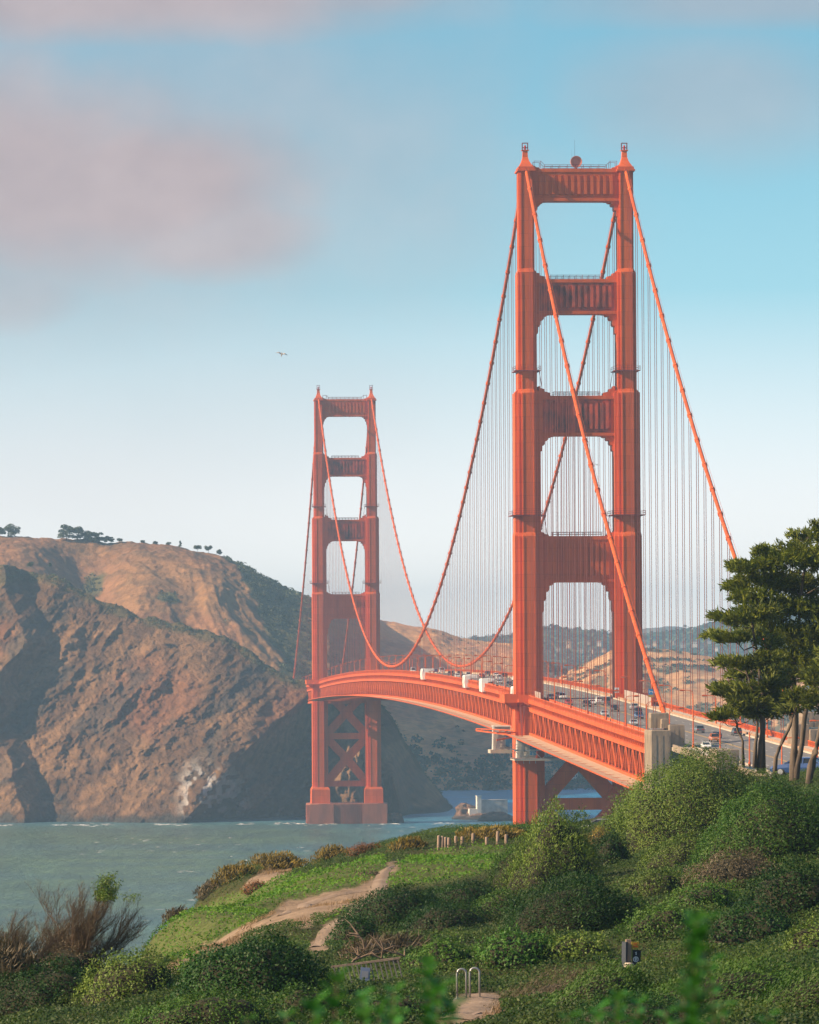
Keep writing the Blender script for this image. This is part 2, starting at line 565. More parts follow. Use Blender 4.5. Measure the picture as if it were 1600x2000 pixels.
def whitecaps():
    V = []; F = []
    r = np.random.default_rng(3)
    def cap(x, y, L, wdt):
        b = len(V); n = 5
        xs = np.linspace(-L / 2, L / 2, n)
        for k, q in enumerate(xs):
            hw = wdt * (1 - abs(q) / (L / 2 + 0.1)) * r.uniform(0.4, 1)
            yj = r.normal(0, wdt * 0.5)
            V.append((x + q, y + yj - hw, 0.05)); V.append((x + q, y + yj + hw, 0.06 + hw * 0.05))
        for k in range(n - 1):
            F.append((b + 2 * k, b + 2 * k + 2, b + 2 * k + 3, b + 2 * k + 1))
    for i in range(400):
        y = 1150 + 1560 * r.random() ** 0.7
        px = r.uniform(-200, 1100)
        p = at(px, 1600, y)
        if vn(p[0] / 60, y / 220, 5) < 0.45:
            continue
        cap(p[0], y, r.uniform(0.8, 4.2), r.uniform(0.3, 1.5))
    for i in range(260):  # surf along the headland foot
        px = r.uniform(-60, 900)
        y = 2704 + r.exponential(7) * (1 if r.random() < .8 else -1)
        p = at(px, 1600, y)
        if vn(px / 40, 3.3, 9) < 0.55:
            continue
        cap(p[0], y, r.uniform(1.2, 5), r.uniform(0.4, 2.0))
    tag(npmesh('sea_foam', V, F, foam), kind='stuff')


whitecaps()

# ------------------------------------------------------------------ bridge frame
XS, YS, TH = 46.02, 1442.3, 0.0620
bridge = empty('suspension_bridge', (XS, YS, 0), TH)
tag(bridge, 'long orange suspension bridge with two tall towers crossing the strait', 'bridge')
HT = 13.72
BAY = 15.24
ZT = 221.0


def BW(t, s, z):
    return np.array([XS - math.sin(TH) * s + math.cos(TH) * t, YS + math.cos(TH) * s + math.sin(TH) * t, z])


def RAIL(s):
    """railing-top elevation along the bridge"""
    if s < 0:
        return 75.2 + s * 0.0207
    if s > 1280:
        return 74.2 - (s - 1280) * 0.017
    u = s / 1280
    return 75.2 - 1.0 * u + 5.9 * 4 * u * (1 - u)


def ROAD(s):
    return RAIL(s) - 1.35


def CABLE(s):
    if 0 <= s <= 1280:
        return 81.9 + (ZT - 81.9) * ((s - 640) / 640) ** 2
    u = (-s if s < 0 else s - 1280) / 343.0
    ze = 72.0
    return ZT + (ze - ZT) * u - 4 * 10.3 * u * (1 - u)


def steps(cx, cz, dx, dz, n):
    """stair-stepped quarter curve from (cx+dx,cz) to (cx,cz+dz)"""
    out = []
    pr = None
    for k in range(n + 1):
        a = math.pi / 2 * k / n
        p = (cx + dx * math.cos(a), cz + dz * math.sin(a))
        if pr is not None:
            out.append((pr[0], (pr[1] * 0.25 + p[1] * 0.75)))
            out.append((p[0] * 0.6 + pr[0] * 0.4, (pr[1] * 0.25 + p[1] * 0.75)))
        out.append(p)
        pr = p
    return out


def tower(s0, first):
    tw = empty('tower', (0, s0, 0), 0, bridge)
    SEC = [(10.0, 72.0, [(3.7, 14.6), (6.0, 12.2), (8.0, 9.8)]),
           (72.0, 118.5, [(3.5, 12.6), (5.4, 10.4), (7.5, 8.4)]),
           (118.5, 157.8, [(3.4, 11.2), (5.3, 9.2), (7.1, 7.2)]),
           (157.8, 191.0, [(3.4, 9.4), (5.0, 7.4)]),
           (191.0, 218.8, [(3.4, 7.8), (4.1, 5.2)])]
    for sg in (-1, 1):
        L = MB()
        cx = sg * HT
        for i, (z0, z1, bx) in enumerate(SEC):
            for w, l in bx:
                L.box(cx - w / 2, cx + w / 2, -l / 2, l / 2, z0, z1)
            if i < 4:
                nb = SEC[i + 1][2]
                for (w, l), (w2, l2) in zip(bx, nb if len(nb) == len(bx) else nb + [(nb[-1][0], nb[-1][1])]):
                    L.frus(cx, 0, z1, w, l, z1 + 1.1, min(w, w2), min(l, l2) - 0.01)
            for w, l in bx[:2]:   # narrow corner plates running up the leg
                for a in (-1, 1):
                    for b in (-1, 1):
                        L.cbox((cx + a * (w / 2 - 0.22), b * (l / 2 + 0.04), (z0 + z1) / 2), (0.30, 0.16, z1 - z0 - 0.6))
                        L.cbox((cx + a * (w / 2 + 0.04), b * (l / 2 - 0.26), (z0 + z1) / 2), (0.16, 0.34, z1 - z0 - 0.6))
        L.frus(cx, 0, 10.0, 9.6, 16.6, 17.6, 9.4, 16.2)
        L.frus(cx, 0, 17.6, 9.4, 16.2, 18.8, 8.0, 14.6)
        L.build('tower_leg', ORANGE, tw)
        H = MB()      # saddle housing on top of the leg
        H.box(cx - 2.5, cx + 2.5, -5.0, 5.0, 218.8, 219.3)
        H.box(cx - 2.2, cx + 2.2, -4.6, 4.6, 219.3, 220.0)
        pr = [(220.0, 3.9, 8.4), (220.5, 3.3, 7.2), (221.1, 2.6, 5.6), (221.9, 1.9, 3.6), (222.9, 1.45, 2.1), (224.7, 1.3, 1.5)]
        for (za, wa, la), (zb, wb, lb) in zip(pr, pr[1:]):
            H.frus(cx, 0, za, wa, la, zb, wb, lb)
        H.box(cx - 1.0, cx + 1.0, -1.0, 1.0, 224.7, 224.95)
        H.build('saddle_housing', ORANGE, tw)
        B = MB()
        for a in (-1, 1):
            for b in (-1, 1):
                B.bar((cx + a * 0.75, b * 0.75, 224.9), (cx + a * 0.75, b * 0.75, 226.9), 0.14)
        for zz in (225.6, 226.85):
            for a in (-1, 1):
                B.bar((cx - 0.8, a * 0.75, zz), (cx + 0.8, a * 0.75, zz), 0.13)
                B.bar((cx + a * 0.75, -0.8, zz), (cx + a * 0.75, 0.8, zz), 0.13)
        B.cur = 1
        B.lathe([(0.2, 225.0), (0.28, 225.3), (0.28, 226.0), (0.12, 226.3)], (cx, 0, 0), 8)
        B.build('beacon', [SHADED_ORANGE, REDL], tw)
        for zz, w, l in ((164.0, 5.3, 9.6), (124.3, 7.5, 11.6)):
            C = MB()
            C.box(cx - w / 2 - 0.9, cx + w / 2 + 0.9, -l / 2 - 0.9, l / 2 + 0.9, zz - 0.2, zz)
            for hh in (0.55, 1.1):
                for a in (-1, 1):
                    C.bar((cx + a * (w / 2 + 0.85), -l / 2 - 0.85, zz + hh), (cx + a * (w / 2 + 0.85), l / 2 + 0.85, zz + hh), 0.08)
                    C.bar((cx - w / 2 - 0.85, a * (l / 2 + 0.85), zz + hh), (cx + w / 2 + 0.85, a * (l / 2 + 0.85), zz + hh), 0.08)
            for k in range(5):
                for a in (-1, 1):
                    xx = cx - w / 2 - 0.85 + (w + 1.7) * k / 4
                    C.bar((xx, a * (l / 2 + 0.85), zz), (xx, a * (l / 2 + 0.85), zz + 1.15), 0.09)
            xin = cx - sg * (w / 2 + 0.9)
            for a in (-0.3, 0.3):       # ladder down to the cross strut
                C.bar((xin, a, zz), (xin - sg * 0.9, a, zz - 5.6), 0.1)
            for k in range(10):
                C.bar((xin - sg * 0.09 * k, -0.3, zz - 0.55 * k), (xin - sg * 0.09 * k, 0.3, zz - 0.55 * k), 0.08)
            C.build('catwalk', SHADED_ORANGE, tw)
    STR = [(210.6, 219.6, 11.65, (3.7, 7.4), (3.0, 1.0)), (179.5, 189.2, 11.15, (4.3, 9.6), (4.6, 2.2)),
           (146.0, 157.1, 10.2, (4.4, 7.4), (5.0, 2.6)), (105.8, 118.5, 10.0, (4.2, 14.6), (3.6, 1.4))]
    for i, (z0, z1, hi, lo, hiup) in enumerate(STR):
        st = MB()
        hx = hi + 0.4
        right = [(hx, z0 - lo[1])] + steps(hi - lo[0], z0 - lo[1], lo[0], lo[1], 6)
        tp = [(hx - hiup[0] - 0.2, z1), (hx - hiup[0] * 0.66, z1 + hiup[1] * .0), (hx - hiup[0] * 0.66, z1 + hiup[1] * .3), (hx - hiup[0] * .33, z1 + hiup[1] * .45),
              (hx - hiup[0] * .33, z1 + hiup[1] * .7), (hx - hiup[0] * .12, z1 + hiup[1] * .8), (hx - hiup[0] * .12, z1 + hiup[1]), (hx, z1 + hiup[1])]
        # outline runs: down-left corner ... mirrored
        low = right                                    # from leg inward/upward to (hi-lo0, z0)
        poly = [(-x, z) for x, z in low] + [(x, z) for x, z in reversed(low)] + [(x, z) for x, z in reversed(tp)] + [(-x, z) for x, z in tp]
        st.prism(poly, -2.5, 2.5)
        zc0, zc1 = z0 + 0.1, z1 - 0.1
        mid = 1 if i in (1, 2) else 0
        for f in (-1, 1):
            def P(x0, x1, a, b, d):
                y0, y1 = (-2.5 - d, -2.49) if f < 0 else (2.49, 2.5 + d)
                st.box(x0, x1, y0, y1, a, b)
            P(-hx, hx, z1 - 1.0, z1 - 0.1, 0.5)
            P(-hx, hx, z0 + 0.05, z0 + 0.85, 0.5)
            st.cur = mid
            nr = 12
            for k in range(nr):
                xr = -hi + 1.9 + (2 * hi - 3.8) * k / (nr - 1)
                P(xr - 0.42, xr + 0.42, z0 + 1.9, z1 - 2.0, 0.62)
                P(xr + 0.42, xr + 0.62, z0 + 2.2, z1 - 2.3, 0.3)
            P(-hi + 0.9, hi - 0.9, z1 - 1.9, z1 - 1.5, 0.3)
            P(-hi + 0.9, hi - 0.9, z0 + 1.3, z0 + 1.7, 0.3)
            if mid:   # the panel sheet itself is stained
                P(-hi + 0.8, hi - 0.8, z0 + 0.95, z1 - 1.1, 0.06)
            st.cur = 0
        st.build('portal_strut', [ORANGE, ORANGE_STAIN], tw)
    for zr_, half, ext in ((219.6, 8.6, True), (189.2, 7.0, False), (157.1, 6.4, False), (118.5, 7.0, False)):
        RL = MB()
        for a in (-2.2, 2.2):
            for zz in (0.55, 1.1):
                RL.bar((-half, a, zr_ + zz), (half, a, zr_ + zz), 0.1)
            if ext:
                for sg in (-1, 1):
                    RL.bar((sg * 8.6, a, zr_ + 1.1), (sg * 9.6, a, zr_ + 2.1), 0.1)
                    RL.bar((sg * 9.6, a, zr_ + 2.1), (sg * 11.5, a, zr_ + 2.1), 0.1)
                    for x in (9.6, 11.4):
                        RL.bar((sg * x, a, zr_ + .2), (sg * x, a, zr_ + 2.1), 0.12)
            for k in range(9):
                x = -half + 2 * half * k / 8
                RL.bar((x, a, zr_ - .1), (x, a, zr_ + 1.15), 0.12)
        for sg in (-1, 1):
            RL.bar((sg * half, -2.2, zr_ + 0.03), (sg * half, 2.2, zr_ + 0.03), 0.1)
        RL.build('strut_railing', SHADED_ORANGE, tw)
    # bracing below the roadway
    for z0, z1, zc in ((45.2, 68.5, 57.2), (20.5, 44.6, 33.4)):
        X = MB()
        for sg in (-1, 1):
            X.bar((sg * 10.2, 0, z0 + 0.6), (0, 0, zc), 2.7, 4.2, (0, 1, 0))
            X.bar((sg * 10.2, 0, z1 - 0.6), (0, 0, zc), 2.7, 4.2, (0, 1, 0))
        X.prism([(-3.4, zc), (-1.6, zc + 2.4), (1.6, zc + 2.4), (3.4, zc), (1.6, zc - 2.4), (-1.6, zc - 2.4)], -2.2, 2.2)
        for sg in (-1, 1):
            X.prism([(sg * 9.5, z0 + 4.6), (sg * 6.6, z0 + 1.2), (sg * 6.6, z0 - 0.1), (sg * 9.9, z0 - 0.1), (sg * 9.9, z0 + 4.6)], -2.25, 2.25)
        X.build('cross_brace', ORANGE, tw)
    for a, b in ((43.4, 46.6), (19.0, 21.9)):
        MB().box(-10, 10, -2.35, 2.35, a, b).build('horizontal_brace', ORANGE, tw)
    pier = MB()
    PO = [(-20.6, -4), (-18.6, -10.5), (-15, -13.0), (15, -13.0), (18.6, -10.5), (20.6, -4), (20.6, 4), (18.6, 10.5), (15, 13), (-15, 13), (-18.6, 10.5), (-20.6, 4)]
    pier.prism(PO, -6, 9.6, 'z')
    pier.prism([(x * 1.015, y * 1.02) for x, y in PO], 9.6, 10.4, 'z')
    for sg in (-1, 1):
        for y in (-7.8, -2.0, 2.0, 7.8):
            pier.cbox((sg * 20.1, y, 2.0), (1.6, 0.9, 15.0))
        pier.box(sg * 13.7 - 6.3, sg * 13.7 + 6.3, -13.9, -12.9, -4, 10.1)
    for k in range(14):
        x = -6.5 + 13.0 * k / 13
        pier.cbox((x, -13.1, 2.6), (0.35, 0.4, 14.2))
    po = pier.build('concrete_pier', CONC_PIER, tw)
    po['label'] = 'brownish concrete pier standing in the water'
    # roadway-level balcony round the outside of each leg
    for sg in (-1, 1):
        P = MB()
        rz = RAIL(s0)
        a, b = sorted((sg * 17.3, sg * 20.9))
        P.box(a, b, -8.4, 8.4, rz - 2.3, rz - 1.25)
        for yy in (-8.4, 8.3):
            P.box(a, b, yy, yy + 0.12, rz - 1.25, rz + 0.05)
            for q in np.linspace(a, b, 5):
                P.bar((q, yy + .05, rz - 1.2), (q, yy + .05, rz + 1.3), 0.1)
        o = sg * 20.9
        P.box(*sorted((o, o - sg * 0.12)), -8.3, 8.3, rz - 1.25, rz + 0.05)
        P.bar((o, -8.3, rz + 1.2), (o, 8.3, rz + 1.2), 0.1)
        arc = [(sg * (17.4 + 3.3 * (1 - math.cos(x))), rz - 6.6 + 4.2 * math.sin(x)) for x in np.linspace(0, math.pi / 2, 8)]
        for yy in (-6.5, 0, 6.0):
            P.prism([(sg * 17.3, rz - 2.3)] + [(sg * 17.3, rz - 7.5)] + arc, yy, yy + 0.6)
        a2, b2 = sorted((sg * 10.6, sg * 17.29))
        P.box(a2, b2, -10.6, -8.45, rz - 2.2, rz - 1.27)
        P.box(a2, b2, -10.6, -10.5, rz - 1.27, rz - 0.1)
        for q in np.linspace(a2, b2, 5):
            P.bar((q, -10.5, rz - 1.2), (q, -10.5, rz + 1.2), 0.09)
        P.bar((a2, -10.55, rz + 1.15), (b2, -10.55, rz + 1.15), 0.1)
        P.build('balcony', ORANGE, tw)
    return tw


tower(0.0, True)
tower(1280.0, False)

# main cables with clamps and hand ropes
KS = [k * BAY for k in range(-22, 0)] + [k * BAY for k in range(1, 84)] + [1280 + k * BAY for k in range(1, 23)]
for sg in (-1, 1):
    mc = MB()
    def seg(s0, s1):
        n = int(abs(s1 - s0) / 7.62)
        ss = np.linspace(s0, s1, n + 1)
        mc.tube([(sg * HT, s, CABLE(s)) for s in ss], 0.47, 10)
        for o in (-0.45, 0.45):
            mc.tube([(sg * HT + o, s, CABLE(s) + 1.25) for s in ss], 0.035, 3)
    seg(-341, -0.5); seg(0.5, 1279.5); seg(1280.5, 1623)
    for s in KS:
        z = CABLE(s); dz = (CABLE(s + 0.5) - CABLE(s - 0.5))
        d = Vector((0, 1, dz)).normalized()
        c = Vector((sg * HT, s, z))
        mc.tube([c - d * 0.62, c - d * 0.55, c + d * 0.55, c + d * 0.62], [0.5, 0.68, 0.68, 0.5], 8)
        mc.bar(c + Vector((0.45, 0, 0.4)), c + Vector((0.45, 0, 1.25)), 0.05)
    mc.build('main_cable', ORANGE, bridge, smooth=False)

# suspenders: the 98 nearest as parts, the rest as one
far = MB()
unit = None
for s in KS:
    for sg in (-1, 1):
        zb = RAIL(s) - 3.0
        zt = CABLE(s)
        if zt - zb < 0.8:
            continue
        near = s < 410
        b = MB() if near else far
        for a in (-0.24, 0.24):
            for e in (-0.26, 0.26):
                b.tube([(sg * HT + a, s + e, zb), (sg * HT + a, s + e, zt)], 0.05 if s < 1290 else 0.02, 3, False)
        if near:
            b.build('suspender', ROPE, bridge, fix=False)
tag(far.build('distant_suspenders', ROPE, bridge, fix=False), kind='stuff')


def span_s(s0, s1, step=7.62):
    n = max(1, int(round(abs(s1 - s0) / step)))
    return np.linspace(s0, s1, n + 1)


def sweep(mb, prof, ss, closed=True):
    """prof: list of (t, dz to RAIL)"""
    n = len(prof)
    vs = [(t, s, RAIL(s) + dz) for s in ss for t, dz in prof]
    fs = []
    for i in range(len(ss) - 1):
        for k in range(n if closed else n - 1):
            fs.append((i * n + k, i * n + (k + 1) % n, (i + 1) * n + (k + 1) % n, (i + 1) * n + k))
    if closed:
        fs.append(tuple(range(n))); fs.append(tuple((len(ss) - 1) * n + k for k in range(n - 1, -1, -1)))
    mb.add(vs, fs)


def rect(t0, t1, a, b):
    return [(t0, a), (t1, a), (t1, b), (t0, b)]


ALL = list(span_s(-1000, -343, 20)) + list(span_s(-343, 1623, 7.62))[1:]
dk = MB()
sweep(dk, rect(-9.4, 9.4, -1.9, -1.35), ALL)
dk.build('road_deck', ASPH, bridge)
sw = MB()
for sg in (-1, 1):
    sweep(sw, rect(*sorted((sg * 9.42, sg * 10.0)), -1.9, -1.05), ALL)
    for ss in (span_s(-1000, -8), span_s(8, 1272), span_s(1288, 1623)):
        sweep(sw, rect(*sorted((sg * 10.02, sg * 14.3)), -1.9, -1.2), ss)
sw.build('sidewalk', CONC_PALE, bridge)
ln = MB()
for t, m in ((0.0, 1), (-0.35, 1)):
    sweep(ln, rect(t - 0.1, t + 0.1, -1.349, -1.343), ALL)
ln.cur = 1
for t in (-6.2, -3.1, 3.1, 6.2):
    for s in np.arange(-990, 1600, 14.6):
        ln.add([(t - 0.09, s, RAIL(s) - 1.342), (t + 0.09, s, RAIL(s) - 1.342), (t + 0.09, s + 5, RAIL(s + 5) - 1.342), (t - 0.09, s + 5, RAIL(s + 5) - 1.342)], [(0, 1, 2, 3)])
ln.build('lane_marking', [PAINT_Y, PAINT_W], bridge, fix=False)
GAPS = ((-343, -9), (9, 1271), (1289, 1623))
for sg in (-1, 1):
    # outer railing: posts, pickets, top and bottom rails, edge fascia
    rl = MB()
    for a, b in (((-1000, -343),) if sg > 0 else ()) + GAPS:
        ss = span_s(a, b)
        t0 = sg * 14.3
        sweep(rl, rect(t0 - 0.1, t0 + 0.1, -0.16, 0.0), ss)
        sweep(rl, rect(t0 - 0.06, t0 + 0.06, -1.05, -0.95), ss)
        sp = 0.55 if b < 0 else 1.0
        w = 0.17 if b < 0 else 0.34
        for s in np.arange(a + 0.3, b, sp):
            rl.bar((t0, s, RAIL(s) - 1.2), (t0, s, RAIL(s) - 0.1), w, 0.06)
        for s in np.arange(a + 0.3, b, 3.81):
            rl.bar((t0, s, RAIL(s) - 1.25), (t0, s, RAIL(s) + 0.03), 0.3, 0.26)
    rl.build('railing', ORANGE, bridge, fix=False)
    if sg < 0:
        pw = MB()
        sweep(pw, rect(-14.6, -14.2, -1.9, -0.5), span_s(-1000, -362))
        pw.build('approach_parapet', CONC, bridge)
    fa = MB()
    for a, b in GAPS:
        ss = span_s(a, b)
        t0 = sg * 14.45
        sweep(fa, rect(t0 - 0.1, t0 + 0.1, -2.2, -1.22), ss)
        sweep(fa, rect(t0 - 0.16, t0 + 0.16, -1.75, -1.62), ss)
        for s in np.arange(a + 1, b, 7.62):
            fa.bar((t0, s, RAIL(s) - 2.4), (t0, s, RAIL(s) - 1.2), 0.45, 0.3)
    fa.build('edge_fascia', ORANGE, bridge, fix=False)
    bar = MB()      # barrier between traffic and sidewalk
    for a, b in ((-1000, -343),) + GAPS:
        ss = span_s(a, b)
        if not (sg < 0 and b < -300):
            sweep(bar, rect(sg * 10.15 - 0.07, sg * 10.15 + 0.07, -1.2, -0.62), ss)
    bar.build('traffic_barrier', BARR if sg > 0 else ORANGE, bridge, fix=False)
    # stiffening truss
    tr = MB()
    t0 = sg * HT
    for a, b in GAPS:
        ss = span_s(a, b)
        sweep(tr, rect(t0 - 0.55, t0 + 0.55, -4.55, -3.45), ss)
        sweep(tr, rect(t0 - 0.85, t0 + 0.85, -3.45, -3.33), ss)
        sweep(tr, rect(t0 - 0.55, t0 + 0.55, -11.3, -10.3), ss)
        for k, s in enumerate(ss):
            tr.bar((t0, s - .2, RAIL(s) - 10.4), (t0, s - .2, RAIL(s) - 4.4), 0.5, 0.24)
            if sg < 0:      # little posts carrying the walkway
                tr.bar((t0 - .3, s, RAIL(s) - 3.4), (t0 - .3, s, RAIL(s) - 1.9), 0.3)
                tr.bar((t0 - .3, s + 3.8, RAIL(s + 3.8) - 3.4), (t0 - .3, s + 3.8, RAIL(s + 3.8) - 1.9), 0.22)
            if k:
                q = ss[k - 1]
                A, B = ((q, -10.4), (s, -4.4)) if k % 2 else ((q, -4.4), (s, -10.4))
                tr.bar((t0, A[0], RAIL(A[0]) + A[1]), (t0, B[0], RAIL(B[0]) + B[1]), 0.45, 0.2)
    tr.build('stiffening_truss', ORANGE, bridge, fix=False)
fb = MB()
for a, b in GAPS:
    ss = span_s(a, b)
    for k, s in enumerate(ss):
        fb.box(-13.3, 13.3, s - 0.25, s + 0.25, RAIL(s) - 4.2, RAIL(s) - 1.92)
        fb.box(-13.3, 13.3, s - 0.2, s + 0.2, RAIL(s) - 11.2, RAIL(s) - 10.5)
        if k:
            q = ss[k - 1]
            g = 1 if k % 2 else -1
            fb.bar((-13 * g, q, RAIL(q) - 10.9), (13 * g, s, RAIL(s) - 10.9), 0.5)
    for t in (-11, -6.5, -2.2, 2.2, 6.5, 11):
        sweep(fb, rect(t - 0.15, t + 0.15, -2.7, -1.93), ss)
fb.build('floor_beams', ORANGE, bridge, fix=False)
# safety net hung out at the bottom chord, west side and east side
for sg in (-1, 1):
    nt = MB()
    for a, b in GAPS[:2]:
        ss = span_s(a + 6, b - 2)
        prof = [(sg * 14.4, -11.0), (sg * 17.5, -11.15), (sg * 20.4, -10.75), (sg * 20.4, -10.65), (sg * 17.5, -11.05), (sg * 14.4, -10.9)]
        sweep(nt, prof, ss)
        nt.cur = 1
        for s in ss[::2]:
            nt.bar((sg * 14.0, s, RAIL(s) - 11.2), (sg * 20.6, s, RAIL(s) - 10.9), 0.22)
        sweep(nt, rect(sg * 20.5 - 0.1, sg * 20.5 + 0.1, -10.85, -10.6), ss)
        nt.cur = 0
    nt.build('safety_net', [NETM, ORANGE], bridge, fix=False)
# looped utility cables under the deck beside the south tower
lp = MB()
for k in range(4):
    x0 = -16.6 - 0.12 * k
    a = -9.5 - 0.9 * k; b = -24 + 0.4 * k
    pts = []
    for u in np.linspace(0, 1, 14):
        s = a + (b - a) * u
        pts.append((x0, s, RAIL(s) - 2.6 - (4.2 + 1.3 * (k % 4)) * 4 * u * (1 - u) ** 0.9))
    lp.tube(pts, 0.06, 5)
lp.build('cable_loops', SHADED_ORANGE, bridge)

# ------------------------------------------------------------------ things on and around the bridge
def on_bridge(name, t, s, dz=0.0, rz=0.0):
    """Empty standing on the bridge at (t, s), dz above the railing top"""
    return empty(name, BW(t, s, RAIL(s) + dz), TH + rz)


# street lamps
def lamp_proto():
    r = empty('street_lamp', (0, 0, 0))
    p = MB()
    p.lathe([(0.24, 0), (0.24, 0.7), (0.15, 0.9), (0.11, 5.6), (0.09, 6.3)], n=8)
    p.build('pole', ORANGE, r)
    a = MB()
    pts = [(0.9 * (1 - math.cos(u)), 0, 6.2 + 0.75 * math.sin(u)) for u in np.linspace(0, math.pi / 2, 7)] + [(2.3, 0, 7.0)]
    a.tube(pts, 0.08, 6)
    a.bar((0, 0, 5.6), (0.75, 0, 6.8), 0.07)
    a.build('arm', ORANGE, r)
    h = MB()
    h.frus(2.6, 0, 6.78, 1.15, 0.5, 7.0, 1.3, 0.62)
    h.frus(2.6, 0, 7.0, 1.3, 0.62, 7.16, 0.7, 0.3)
    h.cur = 1
    h.frus(2.6, 0, 6.70, 0.9, 0.36, 6.779, 1.05, 0.45)
    h.build('lamp_head', [ORANGE, LAMPG], r)
    return r


lproto = lamp_proto()
used = False
for sg in (-1, 1):
    for s in list(np.arange(-775, -345, 45.72)) + list(np.arange(-320, 0, 45.72)) + list(np.arange(28, 1270, 45.72)) + list(np.arange(1305, 1600, 45.72)):
        o = lproto if not used else copy_tree(lproto)
        used = True
        o.location = BW(sg * 10.5, s, RAIL(s) - 1.2)
        o.rotation_euler = (0, 0, TH + (0 if sg < 0 else math.pi))
        side = 'west' if sg < 0 else 'east'
        wher = 'past the concrete pylon' if s < -345 else 'between near tower and pylon' if s < 0 else 'between the two towers' if s < 1280 else 'past the far tower'
        tag(o, f'orange street lamp along the {side} side {wher}', 'street lamp', f'street lamps along the {side} side {wher}')

# white tarpaulin wraps hung over the west railing
def tarp(s, L, h, lab):
    r = on_bridge('tarpaulin_cover', -14.3, s, 0)
    m = MB()
    n = 9
    prof = [(-1.1, -h), (-1.2, -h * 0.4), (-1.15, 1.0), (-0.95, 1.3), (1.2, 1.4), (3.0, 1.3), (3.1, 0.9), (3.05, 0.45), (2.0, 0.4), (1.0, 0.4), (0.85, 0.2), (0.8, -h)]
    q = random.Random(int(s))
    vs = []; fs = []
    for i in range(n):
        y = -L / 2 + L * i / (n - 1)
        for a, b in prof:
            vs.append((a + q.uniform(-.1, .1), y + q.uniform(-.1, .1), b + q.uniform(-.13, .13)))
    k = len(prof)
    for i in range(n - 1):
        for j in range(k):
            fs.append((i * k + j, i * k + (j + 1) % k, (i + 1) * k + (j + 1) % k, (i + 1) * k + j))
    fs += [tuple(range(k)), tuple((n - 1) * k + j for j in range(k - 1, -1, -1))]
    m.add(vs, fs)
    m.build('cover', TARP, r)
    rp = MB()
    for y in (-L / 2 + 1, L / 2 - 1):
        rp.tube([(-1.45, y, -h), (-1.5, y, 0.7), (-0.6, y, 1.55), (1.2, y, 1.75)], 0.06, 4)
    rp.build('rope', DARKST, r)
    tag(r, lab, 'tarpaulin', 'white tarpaulins over the railing')


tarp(33, 10, 2.6, 'largest white tarpaulin over the railing, next to the near tower balcony')
tarp(152, 10, 2.6, 'white tarpaulin over the railing, second nearest to the near tower')
tarp(222, 10, 2.6, 'white tarpaulin over the railing, third away from the near tower')
tarp(430, 10, 2.5, 'white tarpaulin over the railing, farthest of four from the near tower')

# work platform slung under the deck at the near tower
def work_platform():
    Z = RAIL(-10) - 17.3
    r = empty('work_platform', BW(0, -10, Z), TH)
    tag(r, 'grey truss work platform slung under the deck beside the near tower', 'work platform')
    f = MB()
    for y in (-7, 7):
        for z in (0, 2.4):
            f.box(-19, 25, y - 0.2, y + 0.2, z - 0.2, z + 0.2)
        for k in range(17):
            x = -19 + 2.5 * k
            f.bar((x, y, 0), (x + 2.5, y, 2.4) if k % 2 else (x, y, 2.4), 0.14)
            if k % 2 == 0:
                f.bar((x, y, 2.4), (x + 2.5, y, 0), 0.14)
    f.build('truss_frame', STEEL, r)
    MB().box(-19, 25, -7.2, 7.2, -0.42, -0.21).build('floor', CONC_PALE, r)
    g = MB()
    for y in (-7.3, 7.3):
        for z in (3.2, 3.9):
            g.box(-19, -9, y - .05, y + .05, z, z + 0.1)
        for k in range(6):
            g.box(-19 + 2 * k, -18.9 + 2 * k, y - .05, y + .05, 2.6, 4)
    g.build('guard_rail', STEEL, r)
    for x, y, ht, lab in ((-15.6, -2, 5.4, 0), (-19.6, 30, 6.4, 1)):
        q = empty('tarp_cabin', BW(x, -10 + y, Z + (0.2 if y < 0 else 2.0)), TH)
        tag(q, ('pale tarp-clad scaffold cabin with blue door, nearer of two under the deck', 'pale tarp-clad scaffold cabin with blue door, farther of two under the deck')[lab], 'scaffold cabin', 'scaffold cabins under the deck')
        c = MB()
        c.frus(0, 0, 0, 4.8, 7, ht, 4.5, 6.6)
        c.frus(0, 0, ht, 5.0, 7.4, ht + 0.25, 4.7, 7.0)
        c.build('cladding', mat('dusty_white_sheeting', (0.55, 0.5, 0.45), 0.9, (0.38, 0.34, 0.31), 0.5), q)
        b = MB()
        for xx in (-2.5, -0.8, 0.8, 2.5):
            b.box(xx - .07, xx + .07, -3.75, -3.6, -1.5, ht)
        for zz in (1.2, 2.9, 4.6):
            b.box(-2.6, 2.6, -3.78, -3.65, zz, zz + 0.1)
        b.build('scaffold_frame', STEEL, q)
        MB().box(0.9, 2.7, -3.9, -3.6, 0.8, 3.8).build('door', mat('blue_sheet', (0.03, 0.16, 0.34), 0.6), q)
        if lab:
            MB().box(-3.4, 3.4, -4.5, 4.5, -1.0, -0.02).build('deck', CONC_PALE, q)


